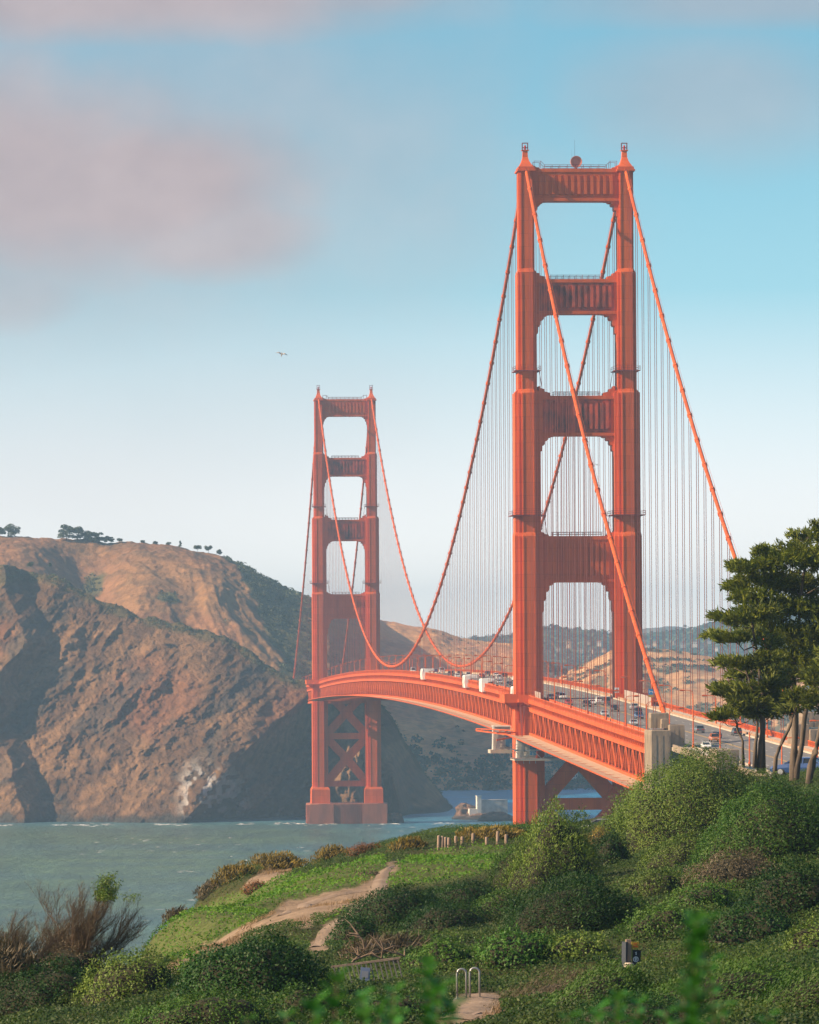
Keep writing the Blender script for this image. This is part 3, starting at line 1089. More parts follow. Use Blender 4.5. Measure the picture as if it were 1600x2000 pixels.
work_platform()
bo = empty('outrigger_boom', BW(-19, 2, RAIL(0) - 11.3), TH)
tag(bo, 'orange lattice boom sticking out below the near tower balcony', 'boom')
bm_ = MB()
for y in (-1, 1):
    bm_.bar((4, y, -0.4), (-8, y + 12, 1.2), 0.4)
    bm_.bar((4, y, 1.2), (-8, y + 12, 1.7), 0.25)
bm_.bar((-4, -8, -1.2), (6, -6, 0.6), 0.45)
bm_.bar((-4, -8, 0.8), (6, -6, 0.9), 0.35)
for k in range(9):
    u = k / 8
    bm_.bar((4 - 12 * u, -1 + 12 * u, -0.4 + 1.6 * u), (4 - 12 * u, 1 + 12 * u, 1.2 + .5 * u), 0.22)
bm_.build('lattice', ORANGE, bo)

# dish antenna and whip on the top strut of the near tower
dn = empty('dish_antenna', BW(0.3, -1.2, 219.6), TH)
tag(dn, 'round drum dish antenna standing on the top strut of the near tower', 'antenna')
d = MB()
d.lathe([(1.55, 0.6), (1.62, 0.5), (1.62, -0.5), (1.5, -0.52), (1.42, -0.2), (0.7, -0.02)], (0, 0, 2.0), 24, 'y')
d.build('drum', mat('faded_pink_fibreglass', (0.55, 0.2, 0.14), 0.6), dn, smooth=False)
MB().box(-0.25, 0.25, 0.1, 0.5, 0, 0.6).build('mount', SHADED_ORANGE, dn)
wh = MB()
wh.lathe([(0.06, 0), (0.045, 4.5), (0.025, 8.3)], (0.1, 0.8, 0), 5)
wh.lathe([(0.03, 0), (0.02, 5.4)], (-0.7, 0.8, 0), 5)
wo = wh.build('whip_antenna', DARKST)
wo.location = BW(0, 0.5, 219.6)
tag(wo, 'thin dark whip antenna rising behind the dish on the near tower', 'antenna')

# concrete pylons at the end of the side span and one beyond
def pylon(s, blocks, lab, t=-15.3):
    r = empty('concrete_pylon', BW(t, s, 0), TH)
    tag(r, lab, 'pylon')
    for k, (x0, x1, y0, y1, z0, z1) in enumerate(blocks):
        m = MB()
        m.box(x0, x1, y0, y1, z0, z1)
        m.frus((x0 + x1) / 2, (y0 + y1) / 2, z1, x1 - x0 - 0.12, y1 - y0 - 0.12, z1 + 0.12, x1 - x0 - 0.3, y1 - y0 - 0.3)
        n = 3
        for i in range(n):      # pilaster strips
            x = x0 + (x1 - x0) * (i + 0.5) / n
            m.box(x - 0.36, x + 0.36, y0 - 0.06, y0 + 0.05, z0, z1 - 0.9)
        for i in range(4):
            y = y0 + (y1 - y0) * (i + 0.5) / 4
            m.box(x0 - 0.06, x0 + 0.05, y - 0.45, y + 0.45, z0, z1 - 0.9)
        m.build('block', CONC, r)
    return r


zr = RAIL(-345)
pylon(-351, [(-3.2, 0.8, -7, 7, 18, zr + 1.9), (0.81, 3.9, -5, 6, 18, zr + 3.0), (-2.4, 1.3, 1, 6.5, zr + 2.35, zr + 5.4), (-0.5, 1.0, -2, 0.9, zr + 2.35, zr + 4.2)], 'stepped tan concrete pylon where the near cable meets the roadway')
pylon(-351, [(-3.9, -0.81, -5, 6, 18, zr + 3.0), (-0.8, 3.2, -7, 7, 18, zr + 1.9), (-1.3, 2.4, 1, 6.5, zr + 2.35, zr + 5.4)], 'tan concrete pylon half hidden behind the cypress trunks', t=15.3)
zr2 = RAIL(-460)
pylon(-462, [(-3.0, 1.2, -6, 6, 12, zr2 + 2.2)], 'blocky tan concrete pylon rising behind the domed shrub')

# windscreens either side of the near tower, sign plates, cabinets
def wind_screen(t, s0, s1, h, lab):
    r = on_bridge('wind_screen', t, (s0 + s1) / 2, -1.2)
    n = 5
    L = s1 - s0
    p = MB()
    k = (RAIL(s1) - RAIL(s0)) / L
    p.prism([(-L / 2, -L / 2 * k), (L / 2, L / 2 * k), (L / 2, L / 2 * k + h), (-L / 2, -L / 2 * k + h)], -0.05, 0.05, 'x')
    p.build('panel', mat('dusty_perspex', (0.46, 0.38, 0.33), 0.5), r)
    f = MB()
    for i in range(n + 1):
        y = -L / 2 + L * i / n
        f.bar((0, y, y * k - 0.05), (0, y, y * k + h + 0.1), 0.14)
    f.build('frame', SHADED_ORANGE, r)
    tag(r, lab, 'wind screen')


wind_screen(-12.6, -27, -9, 2.3, 'pale wind screen on the west walkway beside the near tower leg')
wind_screen(11.8, -78, -10, 2.5, 'long pale wind screen on the east walkway beside the near tower')
cb = on_bridge('sentry_cabinet', -11.6, 46, -1.2)
tag(cb, 'tall orange-red cabinet on the west walkway beyond the near tower', 'cabinet')
c = MB()
c.box(-1.0, 1.0, -0.9, 0.9, 0.1, 2.9); c.box(-1.15, 1.15, -1.05, 1.05, 2.9, 3.08); c.box(-0.9, 0.9, -0.8, 0.8, 0, 0.1)
c.build('housing', ORANGE, cb)
MB().box(-0.7, 0.7, -0.96, -0.9, 0.3, 2.6).build('door', SHADED_ORANGE, cb)

BLUE = mat('blue_sign_face', (0.02, 0.22, 0.5), 0.5)
WSIGN = mat('white_sign_face', (0.75, 0.75, 0.74), 0.5)
BLK = mat('black_sign_face', (0.02, 0.02, 0.022), 0.5)
YSIGN = mat('yellow_sign_face', (0.50, 0.31, 0.03), 0.5)
sg_ = on_bridge('blue_sign', 10.3, -92, 2.2)
tag(sg_, 'blue sign with a white stripe above a yellow plate on an east side lamp post', 'sign')
m = MB(); m.box(-0.75, 0.75, -0.04, 0.04, 0.0, 1.5); m.build('panel', BLUE, sg_)
m = MB(); m.box(-0.5, -0.38, -0.052, -0.04, 0.45, 1.15); m.box(-0.38, 0.45, -0.052, -0.04, 0.75, 0.87); m.box(0.3, 0.45, -0.052, -0.04, 0.45, 0.75); m.build('symbol', WSIGN, sg_)
m = MB(); m.box(-0.72, 0.72, -0.04, 0.04, -0.62, -0.03); m.build('lower_plate', YSIGN, sg_)
m = MB(); m.lathe([(0.08, -3.4), (0.07, 1.6)], (0, 0.14, 0), 6); m.build('post', ORANGE, sg_)
ws = on_bridge('road_sign', 9.95, -8.0, 1.1)
tag(ws, 'white rectangular road sign with a black symbol on the east leg of near tower', 'sign')
m = MB(); m.box(-0.65, 0.65, -0.04, 0.04, -0.6, 0.75); m.build('panel', WSIGN, ws)
m = MB(); m.box(-0.1, 0.1, -0.052, -0.04, -0.35, 0.4); m.box(-0.28, 0.28, -0.053, -0.04, 0.12, 0.27); m.box(-0.35, -0.28, -0.052, -0.04, -0.1, 0.27); m.build('symbol', BLK, ws)

# ------------------------------------------------------------------ vehicles
CARM = {}
def paint(c):
    if c not in CARM:
        cols = dict(white=(0.78, 0.76, 0.73), black=(0.022, 0.022, 0.026), silver=(0.42, 0.43, 0.44), grey=(0.13, 0.135, 0.145), blue=(0.03, 0.07, 0.2), red=(0.42, 0.03, 0.025), orange=(0.5, 0.14, 0.03))
        m = bpy.data.materials.new(c + '_car_paint')
        m.use_nodes = True
        p = m.node_tree.nodes['Principled BSDF']
        p.inputs['Base Color'].default_value = (*cols[c], 1)
        p.inputs['Roughness'].default_value = 0.3
        p.inputs['Coat Weight'].default_value = 0.5
        CARM[c] = m
    return CARM[c]


PROF = {
    'sedan': (4.7, 1.84, [(-2.35, .45, .80), (-2.2, .32, .95), (-1.2, .3, 1.0), (0.9, .3, .98), (2.1, .3, .80), (2.35, .42, .66)], [(-1.75, -0.95, 0.35, 1.15), 0.98, 1.44]),
    'suv': (4.8, 1.94, [(-2.4, .5, 1.05), (-2.3, .38, 1.12), (-1.2, .36, 1.12), (1.1, .36, 1.1), (2.2, .36, .98), (2.4, .48, .82)], [(-2.28, -2.0, 0.45, 1.25), 1.1, 1.76]),
    'van': (5.6, 2.05, [(-2.8, .5, 1.2), (-2.7, .4, 1.25), (0, .38, 1.25), (1.8, .38, 1.25), (2.6, .38, 1.05), (2.8, .5, .9)], [(-2.72, -2.6, 1.5, 2.2), 1.24, 2.3]),
    'pickup': (5.6, 1.98, [(-2.8, .55, 1.12), (-2.7, .45, 1.15), (-1, .42, 1.15), (1.2, .42, 1.14), (2.6, .42, 1.04), (2.8, .55, .9)], [(-0.85, -0.6, 0.75, 1.35), 1.13, 1.82]),
}
CARS = {}


def car_proto(kind, c):
    if (kind, c) in CARS:
        return CARS[(kind, c)], False
    L, Wd, side, (cb_, zc0, zc1) = PROF[kind]
    r = empty(kind)
    h = Wd / 2
    m = MB()
    n = len(side)
    vs = []
    for y, a, b in side:
        e = 0.9 if abs(y) > L / 2 - 0.05 else 1.0
        vs += [(-h * .94 * e, y, a), (-h * e, y, a + (b - a) * .55), (-h * .9 * e, y, b), (h * .9 * e, y, b), (h * e, y, a + (b - a) * .55), (h * .94 * e, y, a)]
    fs = [(i * 6 + k, i * 6 + (k + 1) % 6, (i + 1) * 6 + (k + 1) % 6, (i + 1) * 6 + k) for i in range(n - 1) for k in range(6)]
    fs += [tuple(range(6)), tuple((n - 1) * 6 + k for k in range(5, -1, -1))]
    m.add(vs, fs)
    m.build('body', paint(c), r)
    y0, y1, y2, y3 = cb_
    g = MB()
    hb, ht = h * .88, h * .72
    g.add([(-hb, y0, zc0 - .02), (hb, y0, zc0 - .02), (hb, y3, zc0 - .02), (-hb, y3, zc0 - .02), (-ht, y1, zc1 - .06), (ht, y1, zc1 - .06), (ht, y2, zc1 - .06), (-ht, y2, zc1 - .06)],
          [(0, 1, 5, 4), (1, 2, 6, 5), (2, 3, 7, 6), (3, 0, 4, 7), (4, 5, 6, 7), (3, 2, 1, 0)])
    g.build('windows', GLASS, r)
    t = MB()
    t.add([(-ht - .04, y1 - .05, zc1 - .075), (ht + .04, y1 - .05, zc1 - .075), (ht + .04, y2 + .05, zc1 - .075), (-ht - .04, y2 + .05, zc1 - .075), (-ht * .9, y1 + .1, zc1), (ht * .9, y1 + .1, zc1), (ht * .9, y2 - .1, zc1), (-ht * .9, y2 - .1, zc1)],
          [(0, 1, 5, 4), (1, 2, 6, 5), (2, 3, 7, 6), (3, 0, 4, 7), (4, 5, 6, 7), (3, 2, 1, 0)])
    for sx in (-1, 1):
        for ya, yb in ((y0, y1), (y3, y2)):
            t.bar((sx * (hb + .01), ya, zc0 - .02), (sx * (ht + .015), yb, zc1 - .06), 0.1)
        ym = (y1 + y2) / 2
        t.bar((sx * (hb + .01), ym, zc0 - .02), (sx * (ht + .015), ym, zc1 - .06), 0.09)
    t.build('roof', paint(c), r)
    for sx in (-1, 1):
        for y in (-L * .30, L * .31):
            w = MB()
            w.lathe([(0.24, -.11), (0.34, -.1), (0.35, 0), (0.34, .1), (0.24, .11)], (sx * (h - .12), y, .35), 12, 'x')
            w.cur = 1
            w.lathe([(0.2, -.112), (0.21, .115), (.05, .12)] if sx > 0 else [(0.05, -.12), (0.21, -.115), (.2, .112)], (sx * (h - .12), y, .35), 8, 'x')
            w.build('wheel', [RUBBER, STEEL], r)
        zl = side[0][2] - .22
        MB().box(sx * h * .62 - .22, sx * h * .62 + .22, -L / 2 - .015, -L / 2 + .1, zl - .1, zl + .12).build('tail_light', REDL, r)
        zl = side[-1][2] - .12
        MB().box(sx * h * .6 - .24, sx * h * .6 + .24, L / 2 - .1, L / 2 + .015, zl - .09, zl + .09).build('headlight', LAMPG, r)
    CARS[(kind, c)] = r
    return r, True


def road_hit(px, py, s0, s1, dz=0.75):
    """where the ray of a photo pixel meets the roadway"""
    best = None
    for s in np.arange(s0, s1, 0.5):
        # t that projects on px
        a = BW(0, s, ROAD(s) + dz); x0, y0 = proj(a)
        b = BW(1, s, ROAD(s) + dz); x1, _ = proj(b)
        t = (px - x0) / (x1 - x0)
        q = BW(t, s, ROAD(s) + dz)
        e = abs(proj(q)[1] - py) + (max(0, abs(t) - 8.2)) * 3
        if best is None or e < best[0]:
            best = (e, t, s)
    return best


NEARCARS = [(1092, 1350, 'suv', 'white', 'white suv right beside the near tower left leg'), (1100, 1345, 'suv', 'black', 'black suv behind the white suv at the near tower'),
            (1066, 1347, 'sedan', 'grey', 'grey sedan half hidden by the near tower left leg'), (1108, 1377, 'sedan', 'red', 'dull red sedan close to the west railing near the tower'),
            (1140, 1375, 'suv', 'black', 'black suv in the middle lane ahead of a white sedan'), (1153, 1371, 'sedan', 'white', 'white sedan close behind the black suv in the middle lane'),
            (1169, 1368, 'suv', 'white', 'big white suv in the centre of the roadway'), (1195, 1372, 'van', 'grey', 'dark grey van in the lane beside the white suv'),
            (1208, 1384, 'suv', 'black', 'black suv under the cable, ahead of the grey van'), (1227, 1381, 'suv', 'silver', 'silver suv beside the black suv on the east lanes'),
            (1190, 1393, 'sedan', 'silver', 'silver sedan in the west lanes below the black suv'), (1252, 1398, 'suv', 'blue', 'dark blue suv left of the concrete pylon top'),
            (1255, 1390, 'suv', 'black', 'black suv directly behind the dark blue suv'), (1234, 1414, 'sedan', 'silver', 'silver sedan lowest on the roadway left of the concrete pylon'),
            (1369, 1425, 'suv', 'grey', 'dark grey suv on the approach road right of the pylon'), (1390, 1442, 'pickup', 'orange', 'brownish orange pickup on the approach road'),
            (1400, 1435, 'sedan', 'black', 'black sedan just behind the brownish pickup'), (1347, 1456, 'sedan', 'white', 'white sedan on the approach road beside the lamp post'),
            (1432, 1430, 'suv', 'black', 'black suv by the cypress trunks on the approach road')]
FARCARS = [(804, 1308, 'van', 'white'), (848, 1310, 'sedan', 'blue'), (864, 1311, 'van', 'white'), (883, 1313, 'sedan', 'silver'), (903, 1316, 'suv', 'grey'), (924, 1318, 'suv', 'white'),
           (941, 1319, 'sedan', 'red'), (950, 1316, 'suv', 'grey'), (969, 1324, 'suv', 'white'), (999, 1326, 'suv', 'white'), (941, 1331, 'sedan', 'black'), (953, 1333, 'suv', 'black'),
           (993, 1335, 'sedan', 'black'), (915, 1322, 'sedan', 'black'), (874, 1316, 'suv', 'black'), (892, 1320, 'sedan', 'white'), (980, 1331, 'sedan', 'silver'), (832, 1309, 'suv', 'silver'), (988, 1320, 'suv', 'black'), (962, 1318, 'sedan', 'white')]
cars_at = []
def place_car(px, py, kind, c, lab, s0, s1, group):
    e, t, s = road_hit(px, py, s0, s1)
    t = max(-8, min(8, round((t - 1.55) / 3.1) * 3.1 + 1.55))
    for t2, s2 in cars_at:
        if abs(t2 - t) < 2 and abs(s2 - s) < 8:
            s = s2 + 8.5
    cars_at.append((t, s))
    r, first = car_proto(kind, c)
    o = r if first else copy_tree(r)
    sl_ = (RAIL(s + 1) - RAIL(s - 1)) / 2
    o.location = BW(t, s, ROAD(s) + 0.005)
    o.rotation_euler = (math.atan(sl_) * (1 if t > 0 else -1), 0, TH + (0 if t > 0 else math.pi))
    tag(o, lab, 'suv' if kind == 'suv' else 'pickup truck' if kind == 'pickup' else 'van' if kind == 'van' else 'car', group)


for px, py, k, c, lab in NEARCARS:
    place_car(px, py, k, c, lab, -520, -3, 'cars on the near side span')
for i, (px, py, k, c) in enumerate(FARCARS):
    place_car(px, py, k, c, f'small distant {c} {k} in the traffic between the two towers', 20, 1200, f'distant {c} {k}s between the towers')

# ------------------------------------------------------------------ people on the walkways
def personmat(shirt, legs):
    m = bpy.data.materials.new('clothed_person')
    m.use_nodes = True
    T = NT(m.node_tree)
    tcd = T.n('ShaderNodeTexCoord'); sp = T.n('ShaderNodeSeparateXYZ')
    T.l(tcd.outputs['Object'], sp.inputs[0])
    f = T.math('DIVIDE', sp.outputs[2], 1.8)
    cr = T.ramp(f, [(0.0, (0.03, 0.03, 0.03)), (0.05, legs), (0.52, shirt), (0.84, (0.5, 0.3, 0.22)), (0.95, (0.05, 0.03, 0.02))])
    m.node_tree.nodes['Color Ramp'].color_ramp.interpolation = 'CONSTANT'
    T.l(cr, m.node_tree.nodes['Principled BSDF'].inputs['Base Color'])
    m.node_tree.nodes['Principled BSDF'].inputs['Roughness'].default_value = 0.8
    return m


PEOPLE = {}
def person(loc, rz, shirt, legs, pose, lab, group):
    key = (shirt, legs, pose)
    if key not in PEOPLE:
        st = 0.22 if pose == 'walk' else 0.05
        J = [((0, 0, .95), .14), ((0, 0, 1.15), .15), ((0, 0, 1.38), .16), ((0, 0, 1.52), .06), ((0, .02, 1.6), .095), ((0, .02, 1.74), .085)]
        E = [(0, 1), (1, 2), (2, 3), (3, 4), (4, 5)]
        for sx in (-1, 1):
            b = len(J)
            J += [((sx * .1, 0, .88), .1), ((sx * .11, sx * st * .4 + .03, .5), .065), ((sx * .11, sx * st - .02, .09), .045), ((sx * .12, sx * st + .15, .04), .04)]
            E += [(0, b), (b, b + 1), (b + 1, b + 2), (b + 2, b + 3)]
            b = len(J)
            J += [((sx * .2, 0, 1.42), .065), ((sx * .27, -sx * st * .4, 1.14), .048), ((sx * .25, -sx * st + .1, .9), .036), ((sx * .25, -sx * st + .14, .8), .032)]
            E += [(2, b), (b, b + 1), (b + 1, b + 2), (b + 2, b + 3)]
        me = bpy.data.meshes.new('person')
        me.from_pydata([j[0] for j in J], E, [])
        o = bpy.data.objects.new('person', me); COL.objects.link(o)
        md = o.modifiers.new('skin', 'SKIN')
        for v, j in zip(me.skin_vertices[0].data, J):
            v.radius = (j[1], j[1] * 0.8)
        me.skin_vertices[0].data[0].use_root = True
        ss = o.modifiers.new('sub', 'SUBSURF'); ss.levels = 1; ss.render_levels = 1
        dg = bpy.context.evaluated_depsgraph_get()
        m2 = bpy.data.meshes.new_from_object(o.evaluated_get(dg))
        bpy.data.objects.remove(o)
        m2.materials.clear(); m2.materials.append(personmat(shirt, legs))
        m2.polygons.foreach_set('use_smooth', [True] * len(m2.polygons))
        PEOPLE[key] = m2
    o = bpy.data.objects.new('person', PEOPLE[key])
    COL.objects.link(o)
    o.location = loc
    o.rotation_euler = (0, 0, rz)
    tag(o, lab, 'person', group)
    return o


WS, BS, GY, YL, RD = (.75, .73, .7), (.04, .05, .09), (.12, .13, .15), (.7, .5, .03), (.5, .06, .04)
for k, (t, s, sh, lg, pose, lab) in enumerate([
        (-12.0, -292, BS, GY, 'walk', 'person in dark clothes walking the west walkway left of the pylon'),
        (-11.6, -205, YL, BS, 'walk', 'person in a yellow vest on the west walkway'),
        (12.0, -60, BS, BS, 'stand', 'person in dark clothes by the east barrier near the tower'), (12.2, -57, GY, BS, 'stand', 'person in grey beside the dark clothed person near the tower'),
        (12.3, -415, WS, BS, 'stand', 'person in a white top at the front of the walkway crowd'), (12.9, -418, BS, BS, 'stand', 'person in navy in the crowd on the east walkway'),
        (11.6, -421, WS, GY, 'walk', 'person in a white top and grey trousers in the walkway crowd'), (12.4, -424, RD, BS, 'stand', 'person in a red top in the walkway crowd'),
        (13.2, -427, GY, BS, 'walk', 'person in grey walking behind the walkway crowd'), (11.9, -431, WS, BS, 'walk', 'person in a white top nearest the cypress trees'), (12.8, -436, BS, GY, 'stand', 'person in navy top and grey trousers by the cypress trees')]):
    person(BW(t, s, RAIL(s) - 1.2), TH + (k * 1.7), sh, lg, pose, lab, 'people on the bridge walkways')

# gulls
def gull(px, py, Y, span, rz, lab):
    r = at(px, py, Y)
    m = MB()
    k = span / 1.3
    m.tube([(0, -.28 * k, 0), (0, -.2 * k, .01), (0, 0, .02), (0, .16 * k, .02), (0, .24 * k, .03), (0, .3 * k, .01)], [.015 * k, .05 * k, .075 * k, .06 * k, .04 * k, .008 * k], 8)
    for sx in (-1, 1):
        a = [(sx * .03 * k, .1 * k, .03), (sx * .28 * k, .14 * k, .15 * k), (sx * .65 * k, -.02 * k, .06 * k), (sx * .3 * k, -.03 * k, .13 * k), (sx * .03 * k, -.08 * k, .03)]
        m.add(a + [(x, y, z - .015 * k) for x, y, z in a], [(0, 1, 3, 4), (1, 2, 3), (9, 8, 6, 5), (8, 7, 6), (0, 5, 6, 1), (1, 6, 7, 2), (2, 7, 8, 3), (3, 8, 9, 4), (4, 9, 5, 0)])
    m.add([(-.06 * k, -.36 * k, .01), (.06 * k, -.36 * k, .01), (.02 * k, -.24 * k, .015), (-.02 * k, -.24 * k, .015)], [(0, 1, 2, 3)])
    o = m.build('seagull', mat('gull_feathers', (.5, .45, .42), .8, (.16, .13, .12), 2.5), smooth=False)
    o.location = r
    o.rotation_euler = (0.75, 0.2, rz)
    tag(o, lab, 'bird')


gull(550, 692, 700, 1.7, 0.1, 'white gull gliding in the open sky left of the bridge')
gull(1166, 908, 1250, 1.3, 0.5, 'tiny pale bird flying inside the near tower opening')

# ------------------------------------------------------------------ far land
ROCK = terrmat('brown_cliff_rock', 0.95, 0.16, 0.55, 2.2, 0.35, (1, 1, 1))
HILLM = terrmat('dry_grass_hillside', 0.95, 0.12, 0.42, 1.6, 0.25)
FARM = terrmat('distant_hillside', 0.95, 0.012, 0.3, 2.0, 0.05)


def interp(pts):
    xs = [p[0] for p in pts]; ys = [p[1] for p in pts]
    return lambda x: np.interp(x, xs, ys)


def sheet(name, pxs, nv, crest, dbase, dcrest, zb, prof, disp, colf, m, back=500, smooth=True):
    """hillside rising from (dbase, zb) to a crest seen at photo rows crest(px); then falls away behind"""
    nb = 10
    v = np.linspace(0, 1, nv)
    PX, V = np.meshgrid(pxs, v, indexing='ij')
    cy = crest(pxs)
    top = atv(pxs, cy, dcrest(pxs))
    zc = top[:, 2][:, None]
    D = dbase(PX) + (dcrest(PX) - dbase(PX)) * V
    Z = zb + (zc - zb) * prof(V)
    dD, dZ = disp(PX, V, D, Z)
    D = D + dD; Z = Z + dZ
    X = (PX - 800) / FPX * D
    # rows behind the crest
    w = np.linspace(0, 1, nb + 1)[1:]
    Db = D[:, -1:] + back * w[None]
    Zb = Z[:, -1:] + (-6 - Z[:, -1:]) * (w ** 1.3)[None]
    Xb = np.repeat((pxs[:, None] - 800) / FPX, nb, 1) * Db
    X = np.hstack([X, Xb]); D2 = np.hstack([D, Db]); Z2 = np.hstack([Z, Zb])
    nx, n = X.shape
    P = np.stack([X, D2, Z2], -1).reshape(-1, 3)
    i = (np.arange(nx - 1)[:, None] * n + np.arange(n - 1)[None]).ravel()
    F = np.stack([i, i + n, i + n + 1, i + 1], 1)
    c = colf(PX, V, D, Z)
    c = np.concatenate([c, np.repeat(c[:, -1:], nb, 1)], 1).reshape(-1, 3)
    o = npmesh(name, P, F, m, smooth=smooth, col=c)
    tag(o, kind='structure')
    return dict(PX=PX, V=V, X=X[:, :nv], D=D, Z=Z)


def mixc(a, b, f):
    return np.asarray(a) * (1 - f[..., None]) + np.asarray(b) * f[..., None]


# the cliff of the headland behind the far tower
cl_crest = interp([(-500, 1090), (-250, 1095), (0, 1105), (90, 1108), (130, 1130), (190, 1165), (240, 1185), (300, 1205), (370, 1220), (440, 1242), (480, 1270), (520, 1300), (560, 1318), (600, 1335), (640, 1352), (700, 1366), (745, 1376), (765, 1402), (790, 1462), (820, 1510), (850, 1545), (880, 1590), (900, 1604), (960, 1610)])


def cl_off(PX, V):
    tip = 335 + 285 * V ** 0.75
    u = PX - tip
    left = 0.13 * np.clip(-u, 0, 900)
    right = 1.05 * np.clip(u, 0, 75) + 0.14 * np.clip(u - 75, 0, 420)
    rk = -(80 + 30 * fbm(PX / 16, V * 7, 3, 19)) * np.exp(-(np.abs(PX - 684 - 8 * np.sin(V * 14)) / 40.0) ** 2.6) * (1 - sstep(.45, .95, V)) - 46 * np.exp(-((PX - 772 - 6 * np.sin(V * 11)) / 13.0) ** 2) * (1 - sstep(.3, .6, V))
    right = right + rk
    spur = -0.55 * np.clip(60 + 26 * np.sin(V * 9 + 1) + 18 * fbm(V * 9, V * 0, 2, 8) - PX, 0, 48)
    return left + right + spur


def cl_disp(PX, V, D, Z):
    xm = (PX - 800) * 0.267; zm = Z
    ac = (xm - zm) * 0.7071; al = (xm + zm) * 0.7071
    wp = fbm(ac / 40, al / 60, 3, 4) * 9
    env = np.sin(np.pi * np.clip(V, 0, 1)) ** 0.5
    n = (ridged((ac + wp) / 46, al / 105, 2, 11) - 0.62) * 12
    n = n + (ridged((ac + wp) / 19, al / 40, 3, 21) - 0.62) * 11
    n = n + (ridged((ac + wp * .6) / 8, al / 13, 4, 31) - 0.62) * 6.5
    bl = vn(xm / 5.5 + wp * .1, zm / 4.5 + wp * .08, 43)
    n = n + (np.floor(bl * 5) / 5 - .5) * 2.2 + fbm(xm / 3.2, zm / 2.6, 4, 41) * 2.6
    d = cl_off(PX, V) - n * (0.22 + 0.68 * env)
    # a ragged lower edge
    dz = fbm(xm / 14, V * 3, 3, 55) * 3.0 * (V > 0.97) + fbm(xm / 5, V * 9, 3, 57) * 1.2 * sstep(0.9, 1, V)
    return d, dz


def cl_col(PX, V, D, Z):
    xm = (PX - 800) * 0.267; zm = Z
    ac = (xm - zm) * 0.7071; al = (xm + zm) * 0.7071
    c = mixc((.125, .068, .036), (.215, .118, .058), sstep(.38, .62, vn(ac / 9, al / 30, 61) * .6 + vn(ac / 3, al / 9, 62) * .4))
    c = mixc(c, (.22, .085, .042), sstep(.6, .8, vn(ac / 22, al / 50, 63)) * .5)
    c = mixc(c, (.072, .058, .046), sstep(.56, .76, vn(ac / 14, al / 26, 64) * .7 + vn(xm / 4, zm / 4, 66) * .3) * .7)
    g = sstep(.52, .62, vn(xm / 7, zm / 7, 67) * .5 + vn(xm / 2.5, zm / 2.5, 68) * .5) * sstep(330, 380, PX) * (1 - sstep(455, 500, PX)) * (1 - sstep(.18, .34, V))
    c = mixc(c, (.52, .48, .45), g * .8)
    c = mixc(c, (.085, .07, .03), sstep(.925, .975, V + .05 * fbm(xm / 12, zm / 8, 3, 69)) * .85)
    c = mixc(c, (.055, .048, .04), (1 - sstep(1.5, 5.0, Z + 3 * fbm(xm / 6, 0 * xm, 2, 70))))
    return c


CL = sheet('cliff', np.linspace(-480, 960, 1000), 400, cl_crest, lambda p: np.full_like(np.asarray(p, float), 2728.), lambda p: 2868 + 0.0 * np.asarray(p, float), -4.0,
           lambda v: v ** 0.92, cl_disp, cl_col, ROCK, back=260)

hl_crest = interp([(-500, 1040), (-100, 1047), (0, 1049), (60, 1048), (130, 1052), (200, 1058), (270, 1060), (330, 1066), (430, 1086), (470, 1102), (500, 1119), (560, 1150), (610, 1170), (680, 1192), (745, 1212), (800, 1222), (850, 1230), (900, 1246), (950, 1252), (1000, 1258), (1060, 1300), (1110, 1360), (1160, 1400)])


def hl_disp(PX, V, D, Z):
    xm = (PX - 800) * 0.32
    w = fbm(xm / 90, V * 3, 2, 71)
    g = ridged((xm + V * 95) / 130 + w * .5, V * 1.3, 2, 72) - 0.6
    g2 = ridged((xm + V * 60) / 42 + w, V * 4, 3, 73) - 0.6
    e = np.sin(np.pi * V) ** 0.7
    val = -26 * np.exp(-((PX - (165 + (1 - V) * -40)) / 70.0) ** 2) * e * (PX < 420)
    return (g * -8 + g2 * -4) * e, (g * 8 + g2 * 6) * e + val + fbm(xm / 9, V * 25, 4, 74) * 1.6 + fbm(xm / 2.5, V * 90, 3, 75) * .5


def hl_mask(PX, V, seed=0):
    xm = (PX - 800) * 0.32
    n = vn(xm / 16, V * 16, 81) * .55 + vn(xm / 5, V * 45, 82) * .45
    m = sstep(440, 500, PX + 190 * (V - 0.8)) * (1 - sstep(600, 680, PX + 100 * (V - .5)) * .5)
    m = np.maximum(m * 0.80, 1.1 * np.exp(-((PX - 330) / 25) ** 2 - ((V - 0.635) / 0.035) ** 2))
    m = np.maximum(m, 0.85 * np.exp(-((PX - 185) / 45) ** 2 - ((V - 0.80) / 0.10) ** 2))
    m = np.maximum(m, 0.45 * sstep(690, 760, PX) * (1 - V * .8))
    m = np.maximum(m, 0.36 * np.ones_like(V))
    return sstep(0.62, 0.78, m * 0.75 + n * 0.45)


def hl_col(PX, V, D, Z):
    xm = (PX - 800) * 0.32
    c = mixc((.30, .155, .066), (.215, .112, .05), sstep(.4, .65, vn(xm / 30, V * 9, 83) * .6 + vn(xm / 6, V * 60, 84) * .4))
    c = mixc(c, (.25, .11, .06), sstep(.55, .8, vn(xm / 40, V * 6, 85)) * .5)
    c = mixc(c, (.17, .10, .05), sstep(.55, .75, vn(xm / 7 + V * 20, V * 40, 86)) * .6)
    c = c * (1 + 1.7 * sstep(680, 770, PX))[..., None]  # right end brightened in colour to look sunlit
    c = mixc(c, (.075, .082, .038), hl_mask(PX, V) * .85)
    return c


